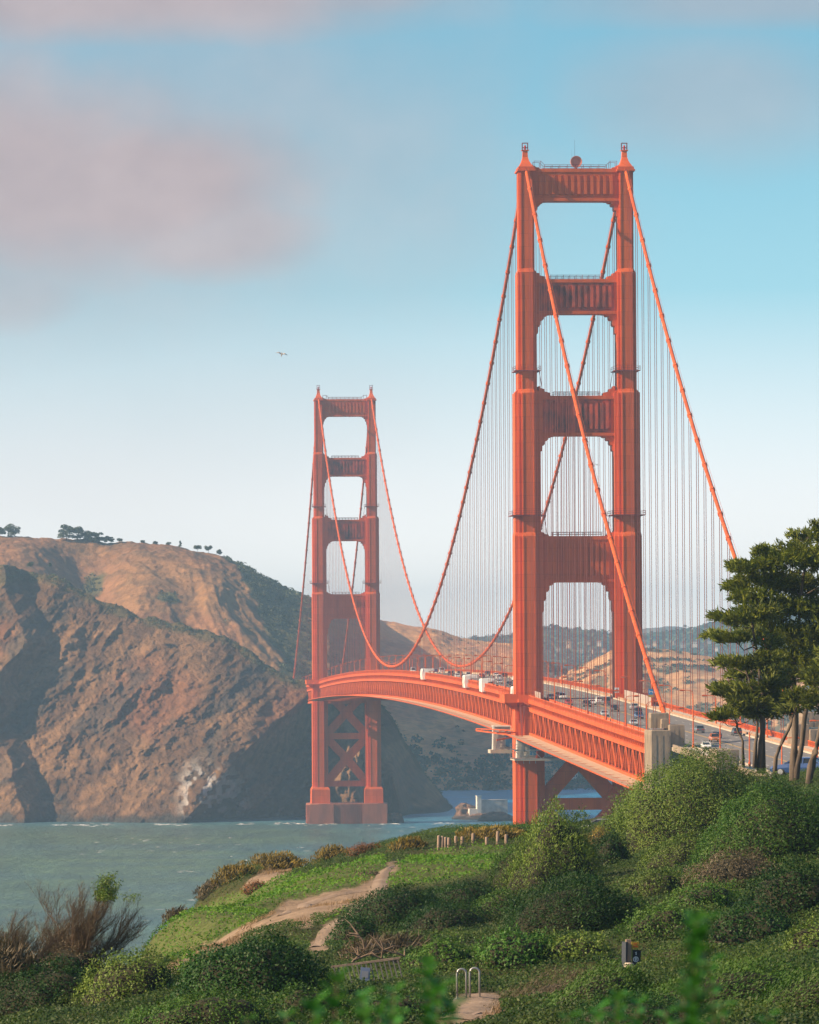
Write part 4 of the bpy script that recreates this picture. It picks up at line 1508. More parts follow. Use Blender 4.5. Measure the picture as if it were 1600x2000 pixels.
HL = sheet('headland_hill', np.linspace(-480, 1160, 700), 240, hl_crest, lambda p: 2905 + 450 * sstep(640, 760, np.asarray(p, float)), lambda p: 3450 + 1150 * sstep(640, 760, np.asarray(p, float)), -4.0,
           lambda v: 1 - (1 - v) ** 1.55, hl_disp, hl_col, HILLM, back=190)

gl_crest = interp([(880, 1470), (960, 1440), (1000, 1405), (1050, 1352), (1100, 1316), (1150, 1291), (1195, 1269), (1250, 1264), (1330, 1271), (1400, 1284), (1500, 1300), (1800, 1330), (2000, 1350)])


def gl_disp(PX, V, D, Z):
    xm = (PX - 800) * 0.38
    e = np.sin(np.pi * V) ** 0.7
    g = ridged((xm - V * 60) / 120, V * 2, 3, 91) - 0.6
    return g * -70 * e, g * 14 * e + fbm(xm / 12, V * 20, 3, 92) * 1.2


def gl_mask(PX, V):
    xm = (PX - 800) * 0.38
    n = vn(xm / 14, V * 26, 93) * .6 + vn(xm / 5, V * 60, 94) * .4
    b = 0.36 + 0.25 * np.exp(-((PX - 1290) / 90) ** 2 - ((V - .72) / .12) ** 2)
    b = b + 0.5 * (1 - sstep(.42, .52, V)) + 0.5 * sstep(1110, 1070, PX) * 0
    return sstep(.60, .72, n * .75 + b * .55)


def gl_col(PX, V, D, Z):
    xm = (PX - 800) * 0.38
    c = mixc((.66, .37, .17), (.52, .28, .12), sstep(.4, .65, vn(xm / 25, V * 12, 95)))
    return mixc(c, (.10, .105, .06), gl_mask(PX, V) * .85)


GL = sheet('golden_hill', np.linspace(880, 2000, 420), 150, gl_crest, lambda p: 3440 + 0 * np.asarray(p, float), lambda p: 4150 + 0 * np.asarray(p, float), -3.0,
           lambda v: 1 - (1 - v) ** 1.3, gl_disp, gl_col, HILLM)

wd_crest = interp([(820, 1262), (900, 1256), (960, 1250), (1000, 1248), (1050, 1240), (1100, 1236), (1150, 1240), (1200, 1243), (1250, 1247), (1300, 1242), (1350, 1233), (1390, 1224), (1440, 1216), (1600, 1200), (2000, 1190)])


def wd_disp(PX, V, D, Z):
    xm = (PX - 800) * 0.5
    e = np.sin(np.pi * V) ** 0.7
    return (ridged(xm / 160, V * 2, 3, 97) - .6) * -120 * e, fbm(xm / 40, V * 6, 3, 98) * 6 * e


WD = sheet('wooded_ridge', np.linspace(820, 2000, 300), 70, wd_crest, lambda p: 6200 + 0 * np.asarray(p, float), lambda p: 7400 + 0 * np.asarray(p, float), -3.0,
           lambda v: 1 - (1 - v) ** 1.4, wd_disp, lambda PX, V, D, Z: mixc((.09, .11, .07), (.22, .18, .11), sstep(.55, .75, vn(PX / 30, V * 8, 99))), FARM)
fr_crest = interp([(500, 1266), (820, 1256), (900, 1247), (1000, 1240), (1080, 1250), (1150, 1244), (1230, 1232), (1280, 1223), (1330, 1226), (1400, 1231), (1500, 1222), (1700, 1215), (2100, 1230)])
sheet('far_ridge', np.linspace(500, 2100, 260), 40, fr_crest, lambda p: 10000 + 0 * np.asarray(p, float), lambda p: 11200 + 0 * np.asarray(p, float), -3.0,
      lambda v: 1 - (1 - v) ** 1.4, lambda PX, V, D, Z: (0 * V, fbm(PX / 40, V * 4, 3, 101) * 5), lambda PX, V, D, Z: mixc((.10, .10, .06), (.2, .15, .08), vn(PX / 60, V * 5, 102)), FARM, back=700)

# ------------------------------------------------------------------ foliage tools
def unit(a):
    return a / np.maximum(np.linalg.norm(a, axis=-1, keepdims=True), 1e-9)


def leafquads(P, N, size, asp=0.5, jit=0.8, r=rng, T=None):
    n = len(P)
    nn = unit(N + jit * r.normal(size=(n, 3)))
    t = unit(np.cross(nn, r.normal(size=(n, 3)))) if T is None else unit(T + 0.25 * r.normal(size=(n, 3)))
    b = unit(np.cross(nn, t))
    L = (np.asarray(size) * r.uniform(0.6, 1.3, n))[:, None]
    Wd = L * asp
    V = np.stack([P - t * L * .5, P + b * Wd * .5, P + t * L * .5, P - b * Wd * .5], 1).reshape(-1, 3)
    F = np.arange(4 * n).reshape(n, 4)
    return V, F


def blob_points(C, Rr, per, r=rng, flat=0.7):
    """points on the upper parts of many small clumps. C (m,3), Rr (m,)"""
    m = len(C)
    d = unit(r.normal(size=(m * per, 3)))
    d[:, 2] = np.abs(d[:, 2]) * 1.0 - 0.15
    d = unit(d)
    c = np.repeat(C, per, 0); rr = np.repeat(Rr, per)[:, None]
    P = c + d * rr * np.array([1, 1, flat]) * r.uniform(0.75, 1.05, (m * per, 1))
    return P, d


def sample_sheet(S, n, mask, r=rng):
    nx, nv = S['X'].shape
    i = r.integers(0, nx - 1, n); j = r.integers(0, nv - 1, n)
    keep = r.random(n) < mask[i, j]
    i, j = i[keep], j[keep]
    f = r.random(len(i))[:, None]; g = r.random(len(i))[:, None]
    G = np.stack([S['X'], S['D'], S['Z']], -1)
    return G[i, j] * (1 - f) * (1 - g) + G[i + 1, j] * f * (1 - g) + G[i, j + 1] * (1 - f) * g + G[i + 1, j + 1] * f * g


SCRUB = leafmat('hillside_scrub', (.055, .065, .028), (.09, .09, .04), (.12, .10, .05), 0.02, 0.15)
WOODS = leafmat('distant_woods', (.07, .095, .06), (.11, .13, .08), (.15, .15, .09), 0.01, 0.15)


def scatter_stuff(name, C, Rr, per, leaf, m, flat=0.7):
    P, N = blob_points(C, Rr, per, flat=flat)
    V, F = leafquads(P, N, np.repeat(leaf, len(P)) if np.isscalar(leaf) else leaf, 0.7, 0.5)
    o = npmesh(name, V, F, m)
    return tag(o, kind='stuff')


C = sample_sheet(HL, 16000, hl_mask(HL['PX'], HL['V']))
C = C[(C[:, 0] < 75)]
scatter_stuff('hillside_scrub', C, rng.uniform(1.0, 2.8, len(C)), 16, 1.3, SCRUB)
mk = sstep(.93, .985, CL['V']) * 0.75 * (vn(CL['PX'] / 9, CL['V'] * 30, 7) > .35)
C2 = sample_sheet(CL, 30000, mk)
scatter_stuff('clifftop_scrub', C2, rng.uniform(0.5, 1.5, len(C2)), 12, 0.8, SCRUB)
C3 = sample_sheet(GL, 9000, gl_mask(GL['PX'], GL['V']) * (GL['V'] > .3))
scatter_stuff('golden_hill_scrub', C3, rng.uniform(1.2, 3.0, len(C3)), 12, 1.6, SCRUB)
lowm = np.maximum((GL['PX'] < 1330) * (GL['V'] < .34) * (GL['V'] > .012) * .8, 0)
C4 = sample_sheet(GL, 5000, lowm)
hm = (HL['PX'] > 745) * (HL['V'] < 0.17 + 0.10 * fbm(HL['PX'] / 30, HL['V'] * 3, 3, 5)) * (vn(HL['PX'] / 14, HL['V'] * 30, 45) > .35) * .8
C5 = sample_sheet(HL, 30000, hm)
C45 = np.concatenate([C4, C5])
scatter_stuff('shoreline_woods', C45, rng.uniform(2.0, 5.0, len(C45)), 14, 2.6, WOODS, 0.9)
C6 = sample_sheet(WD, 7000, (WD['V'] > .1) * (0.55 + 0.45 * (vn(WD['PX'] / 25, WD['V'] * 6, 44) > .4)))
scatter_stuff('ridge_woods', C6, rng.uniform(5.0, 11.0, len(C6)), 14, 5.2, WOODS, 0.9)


# individual far trees on the skylines
def far_tree(px, py, Y, h, w, shape, lab, group, m, n=700, leaf=0.9):
    p = at(px, py, Y)
    r0 = np.random.default_rng(int(px * 13 + py))
    r = empty('tree', p)
    tag(r, lab, 'tree', group)
    t = MB()
    t.tube([(0, 0, -1.5), (0.1 * w * .1, 0, h * .3), (r0.normal() * .03 * w, 0, h * .6), (r0.normal() * .04 * w, 0, h * .9)], [0.045 * h * .6, .035 * h * .6, .022 * h * .6, .01 * h * .6], 6)
    k = 5
    lob = []
    for i in range(16):
        a = r0.uniform(0, 6.28)
        if shape == 'round':
            zz = r0.uniform(.08, .82); rr = w * .5 * math.sqrt(max(0.05, 1 - ((zz - .45) / .55) ** 2)) * r0.uniform(.2, .8)
            R_ = min(w, h) * r0.uniform(.2, .32)
        elif shape == 'flat':
            zz = r0.uniform(.4, .9); rr = w * .5 * r0.uniform(.2, .9); R_ = w * r0.uniform(.13, .22)
        else:
            zz = r0.uniform(.25, .95); rr = w * .4 * (1.05 - zz) * r0.uniform(.3, 1); R_ = w * r0.uniform(.12, .24) * (1.3 - zz)
        c = np.array([rr * math.cos(a), rr * math.sin(a), h * zz])
        lob.append((c, R_))
        t.tube([(0, 0, h * zz * .6), tuple(c)], [.012 * h, .006 * h], 4)
    t.build('trunk', BARK, r)
    Cn = np.array([l[0] for l in lob]); Rn = np.array([l[1] for l in lob])
    P, N = blob_points(Cn, Rn, n // len(lob), r0, 0.75)
    V, F = leafquads(P, N, np.full(len(P), leaf), 0.6, 0.7, r0)
    npmesh('crown', V, F, m, r)
    return r


for px, py, wpx, hpx, sh, lab, grp in [
        (-6, 1049, 34, 24, 'round', 'leftmost round tree on the hill skyline at the picture edge', None), (22, 1049, 34, 27, 'round', 'round tree on the hill skyline beside the leftmost tree', None),
        (130, 1054, 36, 31, 'round', 'tallest dense tree of the clump on the hill skyline', None), (152, 1056, 36, 28, 'round', 'dense tree second from left in the skyline clump', None),
        (172, 1057, 30, 21, 'round', 'lower bushy tree third from left in the skyline clump', None), (190, 1058, 30, 19, 'round', 'low bushy tree at the right side of the skyline clump', None),
        (206, 1059, 16, 12, 'round', 'small bushy tree at the right end of the skyline clump', None), (217, 1059, 12, 11, 'round', None, 1), (234, 1060, 12, 8, 'flat', None, 1), (279, 1061, 11, 6, 'round', None, 1), (303, 1063, 11, 6, 'round', None, 1), (328, 1067, 16, 8, 'round', None, 1),
        (352, 1071, 8, 15, 'cone', 'slender upright tree alone on the skyline', None), (386, 1077, 17, 12, 'flat', 'thin flat-topped tree, left of three on the descending skyline', None), (407, 1081, 17, 15, 'flat', 'thin flat-topped tree, middle of three on the descending skyline', None), (428, 1087, 13, 13, 'flat', 'thin flat-topped tree, right of three on the descending skyline', None),
        (60, 1106, 14, 8, 'round', None, 2), (98, 1108, 10, 8, 'cone', None, 2)]:
    d = 3446 if py < 1100 else 2862
    k = d / FPX
    lab2 = lab or ('tiny rounded tree dotted along the hill skyline' if grp == 1 else 'tiny dark tree on the cliff edge at far left')
    far_tree(px, py, d, hpx * k, wpx * k, sh, lab2, None if lab else ('tiny trees on the hill skyline' if grp == 1 else 'tiny trees on the cliff edge'), SCRUB, 1700 if wpx > 25 else 600, 1.0)
for i, (px, py, wpx, hpx, sh) in enumerate([(1066, 1240, 26, 17, 'round'), (1080, 1238, 26, 20, 'round'), (1092, 1238, 16, 14, 'round'), (1128, 1242, 24, 18, 'flat'), (1145, 1243, 18, 12, 'round'), (1163, 1244, 24, 15, 'round'), (1180, 1244, 18, 10, 'round'),
                                            (1284, 1250, 13, 11, 'flat'), (1312, 1246, 18, 11, 'round'), (1322, 1244, 22, 16, 'round'), (1342, 1240, 14, 8, 'round'), (1362, 1238, 22, 10, 'round'), (1384, 1232, 26, 14, 'round'), (1402, 1226, 26, 12, 'round'), (975, 1252, 14, 6, 'round'), (1010, 1250, 18, 8, 'round')]):
    k = 7380 / FPX
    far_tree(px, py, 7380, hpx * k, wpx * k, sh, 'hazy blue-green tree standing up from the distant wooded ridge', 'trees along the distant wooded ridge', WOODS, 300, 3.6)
for i, (px, py, wpx, hpx) in enumerate([(1066, 1318, 22, 30), (1078, 1316, 20, 26), (1090, 1320, 18, 22), (1102, 1319, 14, 14)]):
    k = 4100 / FPX
    far_tree(px, py, 4100, hpx * k, wpx * k, 'round', 'dark tree at the foot of the golden hill beside near tower leg', 'dark trees beside the golden hill', WOODS, 500, 1.5)

# houses on the distant ridge and along the bay shore
def house(px, py, Y, w, h, rz, wallm, roofm, lab, group, name='house', flat=False):
    p = at(px, py, Y)
    r = empty(name, (p[0], p[1], p[2]), rz)
    tag(r, lab, 'house' if name == 'house' else 'building', group)
    l = w * 0.8
    MB().box(-w / 2, w / 2, -l / 2, l / 2, -3, h).build('wall', wallm, r)
    m = MB()
    if flat:
        m.box(-w / 2 - .2, w / 2 + .2, -l / 2 - .2, l / 2 + .2, h, h + .4)
    else:
        m.prism([(-w / 2 - .4, h), (w / 2 + .4, h), (w / 2 + .4, h + .2), (0, h + w * .28), (-w / 2 - .4, h + .2)], -l / 2 - .4, l / 2 + .4)
    m.build('roof', roofm, r)
    for i in range(3):
        x = -w / 2 + w * (i + .5) / 3
        f = MB().box(x - w * .09, x + w * .09, -l / 2 - .06, -l / 2 + .05, h * .35, h * .72).build('window', GLASS, r)
    return r


ROOFB = mat('brown_shingle_roof', (.16, .10, .07), 0.9)
ROOFR = mat('red_tile_roof', (.30, .10, .06), 0.9)
HOUSEW = mat('cream_house_wall', (.55, .5, .44), .9, (.46, .41, .36), .05)
TANW = mat('tan_house_wall', (.55, .38, .24), 0.9)
rh = np.random.default_rng(11)
for i, (px, py, wpx, kind) in enumerate([(1112, 1262, 12, 'tan'), (1090, 1268, 9, 'w'), (1135, 1270, 9, 'w'), (1172, 1258, 12, 'w'), (1180, 1270, 9, 'b'), (1160, 1272, 7, 'b'), (1267, 1267, 14, 'w'), (1280, 1258, 9, 'b'), (1302, 1262, 9, 'b'), (1335, 1261, 13, 'w'), (1358, 1260, 15, 'w'), (1372, 1262, 9, 'b'), (1385, 1254, 10, 'w'), (1390, 1247, 8, 'b'), (1400, 1268, 9, 'w'), (1318, 1256, 8, 'b'), (1080, 1256, 7, 'b'), (1150, 1255, 8, 'b'), (1410, 1253, 10, 'w'), (1250, 1260, 8, 'w')]):
    Y = 6780 if py > 1255 else 7020
    w = .8 * wpx * Y / FPX
    lab = {'tan': 'tan house tallest among the woods seen through the near tower', 'w': 'tiny pale house among the trees of the distant ridge', 'b': 'tiny brown house among the trees of the distant ridge'}[kind]
    house(px, py, Y - 60, w, w * (.95 if kind == 'tan' else .55), rh.uniform(-.5, .3), {'tan': TANW, 'w': HOUSEW, 'b': TANW}[kind], [ROOFB, ROOFR][i % 2], lab, None if kind == 'tan' else ('pale houses on the distant ridge' if kind == 'w' else 'brown houses on the distant ridge'))
for px, py, wpx, hpx, lab in [(1120, 1522, 16, 12, 'white shed on the bay shore left of the tower brace peak'), (1136, 1530, 14, 6, 'low white building on the shore under the brace peak'), (1191, 1528, 20, 14, 'large white shore building against the right brace leg'), (1176, 1518, 22, 8, 'long pale shore building beneath the side span truss'),
                              (1205, 1538, 16, 7, 'small pale shore hut near the domed shrub')]:
    Y = 3462
    k = Y / FPX
    house(px, py, Y, wpx * k, hpx * k, 0.2, WHITEP, ROOFR if wpx > 15 else ROOFB, lab, None, 'shore_building')
bw = MB()
q = random.Random(4)
for i in range(170):
    px = 1085 + i * .85
    p = at(px, 1541, 3418 + q.uniform(-5, 5))
    s = q.uniform(1.0, 2.4)
    vs = [(p[0] + s * q.uniform(.6, 1.1) * math.cos(a), p[1] + s * q.uniform(.6, 1.1) * math.sin(a), z) for z, sc in ((-1, 1), (q.uniform(.6, 2.4), .6)) for a in (0, 1.25, 2.5, 3.77, 5.0)]
    bw.add(vs, [(0, 1, 6, 5), (1, 2, 7, 6), (2, 3, 8, 7), (3, 4, 9, 8), (4, 0, 5, 9), (5, 6, 7, 8, 9)])
tag(bw.build('breakwater', CONC, fix=True), 'line of grey breakwater boulders along the far bay shore', 'breakwater')
bch = MB()
pts = [at(px, 1536, 3436) for px in range(880, 1012, 12)]
for a, b in zip(pts, pts[1:]):
    bch.bar((a[0], a[1], .6), (b[0] + .3, b[1], .6), 1.4, 5)
tag(bch.build('beach', mat('pale_beach_sand', (.5, .36, .26), .95)), kind='structure')

# rocks and the little station at the point
def rock(name, px, py, Y, rx, ry, h, lab, seed, m=None):
    p = at(px, py, Y)
    u = np.linspace(0, 2 * np.pi, 40, endpoint=False); v = np.linspace(0, 1, 22)
    U, Vv = np.meshgrid(u, v, indexing='ij')
    rad = np.cos(Vv * np.pi / 2) ** 0.6
    n = ridged(U * 1.6 + 5, Vv * 2.6 + seed, 3, seed) - .55 + .5 * fbm(np.cos(U) * 2 + seed, np.sin(U) * 2 + Vv * 2, 3, seed + 3)
    k = 1 + n * .6
    X = rx * np.cos(U) * rad * k; Y_ = ry * np.sin(U) * rad * k; Z = -2 + (h + 2) * np.sin(Vv * np.pi / 2) * (1 + n * .25)
    P = np.stack([X, Y_, Z], -1).reshape(-1, 3)
    nx, nv = U.shape
    i, j = np.meshgrid(np.arange(nx), np.arange(nv - 1), indexing='ij')
    a = (i * nv + j).ravel(); b = (((i + 1) % nx) * nv + j).ravel()
    F = np.stack([a, b, b + 1, a + 1], 1)
    cc = mixc((.27, .15, .10), (.15, .10, .075), sstep(.4, .6, vn(U * 3, Vv * 6, seed)))
    cc = mixc(cc, (.06, .05, .045), 1 - sstep(1.0, 3.0, Z))
    o = npmesh(name, P, F, m or ROCK, col=cc.reshape(-1, 3))
    o.location = (p[0], p[1], 0)
    return tag(o, lab, 'rock')


rock('sea_rock', 910, 1605, 2790, 6.5, 8, 7.2, 'reddish brown sea rock left of the white station', 3)
rock('sea_rock', 966, 1608, 2740, 8.0, 7, 4.2, 'dark low sea rock below the white station', 9)
rock('sea_rock', 770, 1605, 2722, 4.5, 4, 4.6, 'tan boulder in the surf right of the far tower pier', 15)
rock('sea_rock', 940, 1608, 2770, 12, 9, 3.2, 'long rocky shelf carrying the white station', 21)
fs = empty('fog_signal_station', tuple(at(955, 1603, 2772)[:2]) + (2.6,), 0.15)
tag(fs, 'roofless white signal station on the rock at the water beside the near tower', 'building')
k = 0.265
m = MB(); m.box(-4.6, 9.5, -3.5, 4, 0, 7.4); m.box(1, 6, -3.56, -3.4, 0, 5.2); m.box(-4.7, 9.6, -3.6, 4.1, 7.4, 7.7); m.build('wall', mat('stained_grey_render', (.55, .5, .45), .9, (.33, .30, .28), .25), fs)
m = MB(); m.box(-6.9, -4.61, -4.2, 0, 0, 9.6); m.box(-7.1, -4.4, -4.4, .2, 9.6, 10.0); m.build('tower', WHITEP, fs)
m = MB(); m.box(-11, -6.91, -4, 0, -2, 3.0); m.build('annex', WHITEP, fs)

# haze: one even box of air round everything
hz = MB()
hz.box(-7150, 7150, -650, 12200, -7, 240)
hm_ = bpy.data.materials.new('sea_haze')
hm_.use_nodes = True
ht = hm_.node_tree
ht.nodes.clear()
H = NT(ht)
ho = H.n('ShaderNodeOutputMaterial')
pv = H.n('ShaderNodeVolumePrincipled')
pv.inputs['Color'].default_value = (0.46, 0.73, 1.0, 1)
pv.inputs['Density'].default_value = 0.000098
pv.inputs['Anisotropy'].default_value = 0.2
H.l(pv.outputs[0], ho.inputs['Volume'])
ho_ = hz.build('haze', hm_)
tag(ho_, kind='stuff')

# ------------------------------------------------------------------ near bluff
def tps(P, z, lam=0.02):
    n = len(P)
    d = np.linalg.norm(P[:, None] - P[None], axis=-1)
    K = np.where(d > 0, d * d * np.log(np.maximum(d, 1e-9)), 0) + lam * np.eye(n)
    A = np.zeros((n + 3, n + 3)); A[:n, :n] = K; A[:n, n] = 1; A[:n, n + 1:] = P; A[n, :n] = 1; A[n + 1:, :n] = P.T
    w = np.linalg.solve(A, np.concatenate([z, np.zeros(3)]))
    def f(X, Y):
        X = np.asarray(X, float); Y = np.asarray(Y, float)
        Q = np.stack([X.ravel() / 14.0, np.sqrt(np.maximum(Y.ravel(), 0) + 30)], 1)
        out = np.empty(len(Q))
        for a in range(0, len(Q), 20000):
            q = Q[a:a + 20000]
            dd = np.linalg.norm(q[:, None] - P[None], axis=-1)
            kk = np.where(dd > 0, dd * dd * np.log(np.maximum(dd, 1e-9)), 0)
            out[a:a + 20000] = kk @ w[:n] + w[n] + q @ w[n + 1:]
        return out.reshape(X.shape)
    return f


GC = []   # (photo column, depth, drop below the eye)
for row in [
        (0, [(-900, 1.8), (800, 1.8), (2500, 1.8)]), (30, [(-600, 3.4), (0, 3.3), (800, 3.2), (1600, 3.1), (2200, 3.0)]), (60, [(-500, 5.3), (0, 5.1), (800, 4.9), (1600, 4.5), (2100, 4.2)]),
        (80, [(-500, 7.4), (0, 7.0), (800, 6.7), (1200, 6.5), (1600, 6.3), (2100, 5.8)]), (110, [(-500, 9.5), (0, 8.4), (400, 8.1), (800, 8.0), (1200, 7.7), (1600, 7.2), (2100, 6.3)]),
        (150, [(-300, 14), (0, 10.4), (200, 9.9), (400, 9.6), (700, 9.8), (915, 9.75), (1230, 9.2), (1600, 8.0), (2000, 7.2)]),
        (200, [(-300, 40), (-50, 24), (120, 15.5), (280, 11.9), (450, 11.3), (600, 11.3), (900, 10.6), (1250, 9.4), (1600, 7.9), (2000, 7)]),
        (245, [(-100, 55), (100, 33), (200, 19), (265, 13.2), (340, 12.2), (480, 12.1), (620, 12.1), (760, 11.5), (1100, 10.3), (1600, 7.7), (2000, 6.8)]),
        (300, [(0, 70), (200, 45), (330, 16.5), (390, 13.6), (440, 13.0), (560, 12.6), (730, 12.6), (900, 12.0), (1150, 11.2), (1350, 9.6), (1600, 7.7), (2000, 6.5)]),
        (370, [(100, 82), (300, 60), (450, 28), (560, 15.6), (640, 14.6), (740, 14.3), (860, 14.0), (980, 13.4), (1200, 12), (1450, 9.4), (1600, 8.2), (2000, 7)]),
        (420, [(300, 80), (500, 50), (680, 22), (800, 16.4), (900, 15.3), (980, 14.6), (1050, 14.2), (1200, 13.6), (1600, 9.4), (2000, 8)]),
        (480, [(300, 87), (600, 70), (850, 38), (1000, 22), (1200, 19), (1600, 15), (2000, 12)]),
        (560, [(400, 88), (800, 80), (1000, 60), (1200, 52), (1600, 42), (2000, 34)]), (640, [(400, 89), (1000, 87), (1600, 80), (2000, 70)])]:
    for px, dr in row[1]:
        GC.append(((px - 800) / FPX * max(row[0], 60), row[0], dr))
GC = np.array(GC)
GF = tps(np.stack([GC[:, 0] / 14.0, np.sqrt(GC[:, 1] + 30)], 1), CAMZ - GC[:, 2])


def ground(X, Y):
    X = np.asarray(X, float); Y = np.asarray(Y, float)
    return GF(X, Y) + fbm(X / 5.0, Y / 7.0, 3, 201) * 0.35 * sstep(40, 110, Y)


GYS = np.concatenate([np.linspace(0, 100, 40)[:-1], np.linspace(100, 440, 330)[:-1], np.linspace(440, 650, 50)])
GAS = np.linspace(-0.16, 0.17, 420)
AG, YG = np.meshgrid(GAS, GYS, indexing='ij')
XG = AG * (YG + 60)
ZG = np.maximum(ground(XG, YG), -4.0)


def ground_at(px, py):
    """first meeting of photo rays with the bluff"""
    px = np.asarray(px, float); py = np.asarray(py, float)
    best = np.full(px.shape, np.nan)
    prev = None
    for Y in np.arange(70, 445, 0.75):
        p = atv(px, py, np.full(px.shape, Y))
        g = gfast(p[..., 0], np.full(px.shape, Y))
        hit = (p[..., 2] <= g) & np.isnan(best)
        best[hit] = Y
    return best


def gfast(X, Y):
    a = np.clip((X / (Y + 60) - GAS[0]) / (GAS[1] - GAS[0]), 0, len(GAS) - 1.001)
    j = np.clip(np.interp(Y, GYS, np.arange(len(GYS))), 0, len(GYS) - 1.001)
    i0 = a.astype(int); j0 = j.astype(int); fa = a - i0; fj = j - j0
    return (ZG[i0, j0] * (1 - fa) + ZG[i0 + 1, j0] * fa) * (1 - fj) + (ZG[i0, j0 + 1] * (1 - fa) + ZG[i0 + 1, j0 + 1] * fa) * fj


def inpoly(px, py, poly):
    r = np.zeros(px.shape, bool)
    n = len(poly)
    for i in range(n):
        x0, y0 = poly[i]; x1, y1 = poly[(i + 1) % n]
        c = ((y0 > py) != (y1 > py)) & (px < (x1 - x0) * (py - y0) / ((y1 - y0) or 1e-9) + x0)
        r ^= c
    return r


GREEN = [[(275, 1850), (330, 1800), (400, 1765), (480, 1735), (560, 1715), (640, 1700), (740, 1672), (768, 1690), (735, 1712), (690, 1738), (600, 1752), (545, 1765), (525, 1788), (465, 1818), (400, 1850), (330, 1885)],
         [(736, 1742), (742, 1712), (775, 1690), (850, 1662), (940, 1650), (1010, 1660), (990, 1700), (900, 1722), (800, 1740)],
         [(610, 1832), (640, 1800), (690, 1770), (730, 1752), (720, 1768), (660, 1810), (640, 1835)], [(330, 1905), (360, 1880), (390, 1875), (380, 1900)]]
TAN = [[(310, 1915), (330, 1888), (400, 1852), (465, 1818), (530, 1788), (535, 1758), (560, 1742), (620, 1746), (690, 1728), (730, 1715), (735, 1752), (690, 1768), (640, 1785), (600, 1815), (560, 1808), (480, 1840), (400, 1882)],
       [(470, 1735), (520, 1700), (600, 1675), (560, 1710), (500, 1735)], [(880, 1960), (960, 1945), (985, 1990), (900, 2000)], [(815, 1824), (900, 1800), (985, 1776), (1000, 1788), (905, 1820), (830, 1836)]]


PATHS = [([(612, 1860), (640, 1822), (690, 1785), (735, 1752), (742, 1728), (748, 1708), (770, 1691)], [30, 34, 30, 36, 34, 20, 12]),
         ([(545, 1792), (590, 1772), (650, 1752), (700, 1742), (735, 1740)], [14, 30, 26, 26, 26]),
         ([(880, 1998), (925, 1975), (935, 1958), (945, 1946)], [90, 95, 100, 60])]


def region(X, Y, Z):
    """0 scrub, 1 green carpet, 2 dry grass; by photo outline carried to the ground"""
    px, py = proj(np.stack([X, Y, Z], -1))
    jx = fbm(X / 1.5, Y / 4.0, 3, 211) * 14; jy = fbm(X / 1.6, Y / 4.0, 3, 212) * 7
    px = px + jx; py = py + jy
    c = np.zeros(px.shape, int)
    for poly in TAN:
        c[inpoly(px, py, poly)] = 2
    for poly in GREEN:
        c[inpoly(px, py, poly)] = 1
    for pts, wd in PATHS:
        t = np.linspace(0, len(pts) - 1, len(pts) * 8)
        for cx, cy, w in zip(np.interp(t, range(len(pts)), [q[0] for q in pts]), np.interp(t, range(len(pts)), [q[1] for q in pts]), np.interp(t, range(len(pts)), wd)):
            c[((px - cx) / (w * .5)) ** 2 + ((py - cy) / 9.0) ** 2 < 1] = 3
    return c


reg = region(XG, YG, ZG)
gcol = np.zeros(XG.shape + (3,))
gcol[:] = (.05, .052, .02)
gcol[reg == 1] = (.09, .105, .035)
gcol[reg >= 2] = (.25, .18, .125)
drop = CAMZ - ZG
gcol = mixc(gcol, (.26, .165, .105), sstep(15.5, 19, drop))
nx, n = XG.shape
i = (np.arange(nx - 1)[:, None] * n + np.arange(n - 1)[None]).ravel()
tag(npmesh('bluff_ground', np.stack([XG, YG, ZG], -1).reshape(-1, 3), np.stack([i, i + n, i + n + 1, i + 1], 1), terrmat('bluff_soil', 0.95, 0.9, 0.4, 0.10, 2.5), smooth=True, col=gcol.reshape(-1, 3)), kind='structure')

# footpaths
PATHM = mat('sandy_path', (.29, .21, .15), 0.95, (.22, .155, .108), 0.8, bump=0.04, bscale=5)
def path(pts, wpx):
    pts = np.array(pts, float)
    t = np.linspace(0, len(pts) - 1, len(pts) * 28)
    px = np.interp(t, np.arange(len(pts)), pts[:, 0]); py = np.interp(t, np.arange(len(pts)), pts[:, 1])
    w = np.interp(t, np.arange(len(pts)), np.array(wpx, float))
    Yh = ground_at(px, py)
    ok = ~np.isnan(Yh)
    if ok.sum() > 9:
        f_ = np.interp(np.arange(len(Yh)), np.where(ok)[0], Yh[ok]); kk_ = np.ones(29) / 29
        Yh = np.convolve(np.pad(f_, 14, mode='edge'), kk_, 'valid')
        ok[:] = True
    px, py, w, Yh = px[ok], py[ok], w[ok], Yh[ok]
    c = atv(px, py, Yh)[:, :2]
    d = np.gradient(c, axis=0); nrm_ = unit(np.stack([-d[:, 1], d[:, 0]], 1))
    half = (w / FPX * Yh * 0.5)[:, None] * (1 + .2 * fbm(t, t * 0, 2, 9))[:, None]
    V = []
    m_ = 7
    for k in range(m_):
        q = c + nrm_ * half * (2 * k / (m_ - 1) - 1)
        V.append(np.stack([q[:, 0], q[:, 1], gfast(q[:, 0], q[:, 1]) + 0.07 - 0.06 * abs(2 * k / (m_ - 1) - 1)], 1))
    V = np.stack(V, 1)
    a = len(V)
    i = (np.arange(a - 1)[:, None] * m_ + np.arange(m_ - 1)[None]).ravel()
    tag(npmesh('path', V.reshape(-1, 3), np.stack([i, i + m_, i + m_ + 1, i + 1], 1), PATHM, smooth=True), kind='structure')


for pts_, wd_ in PATHS:
    path(pts_, wd_)

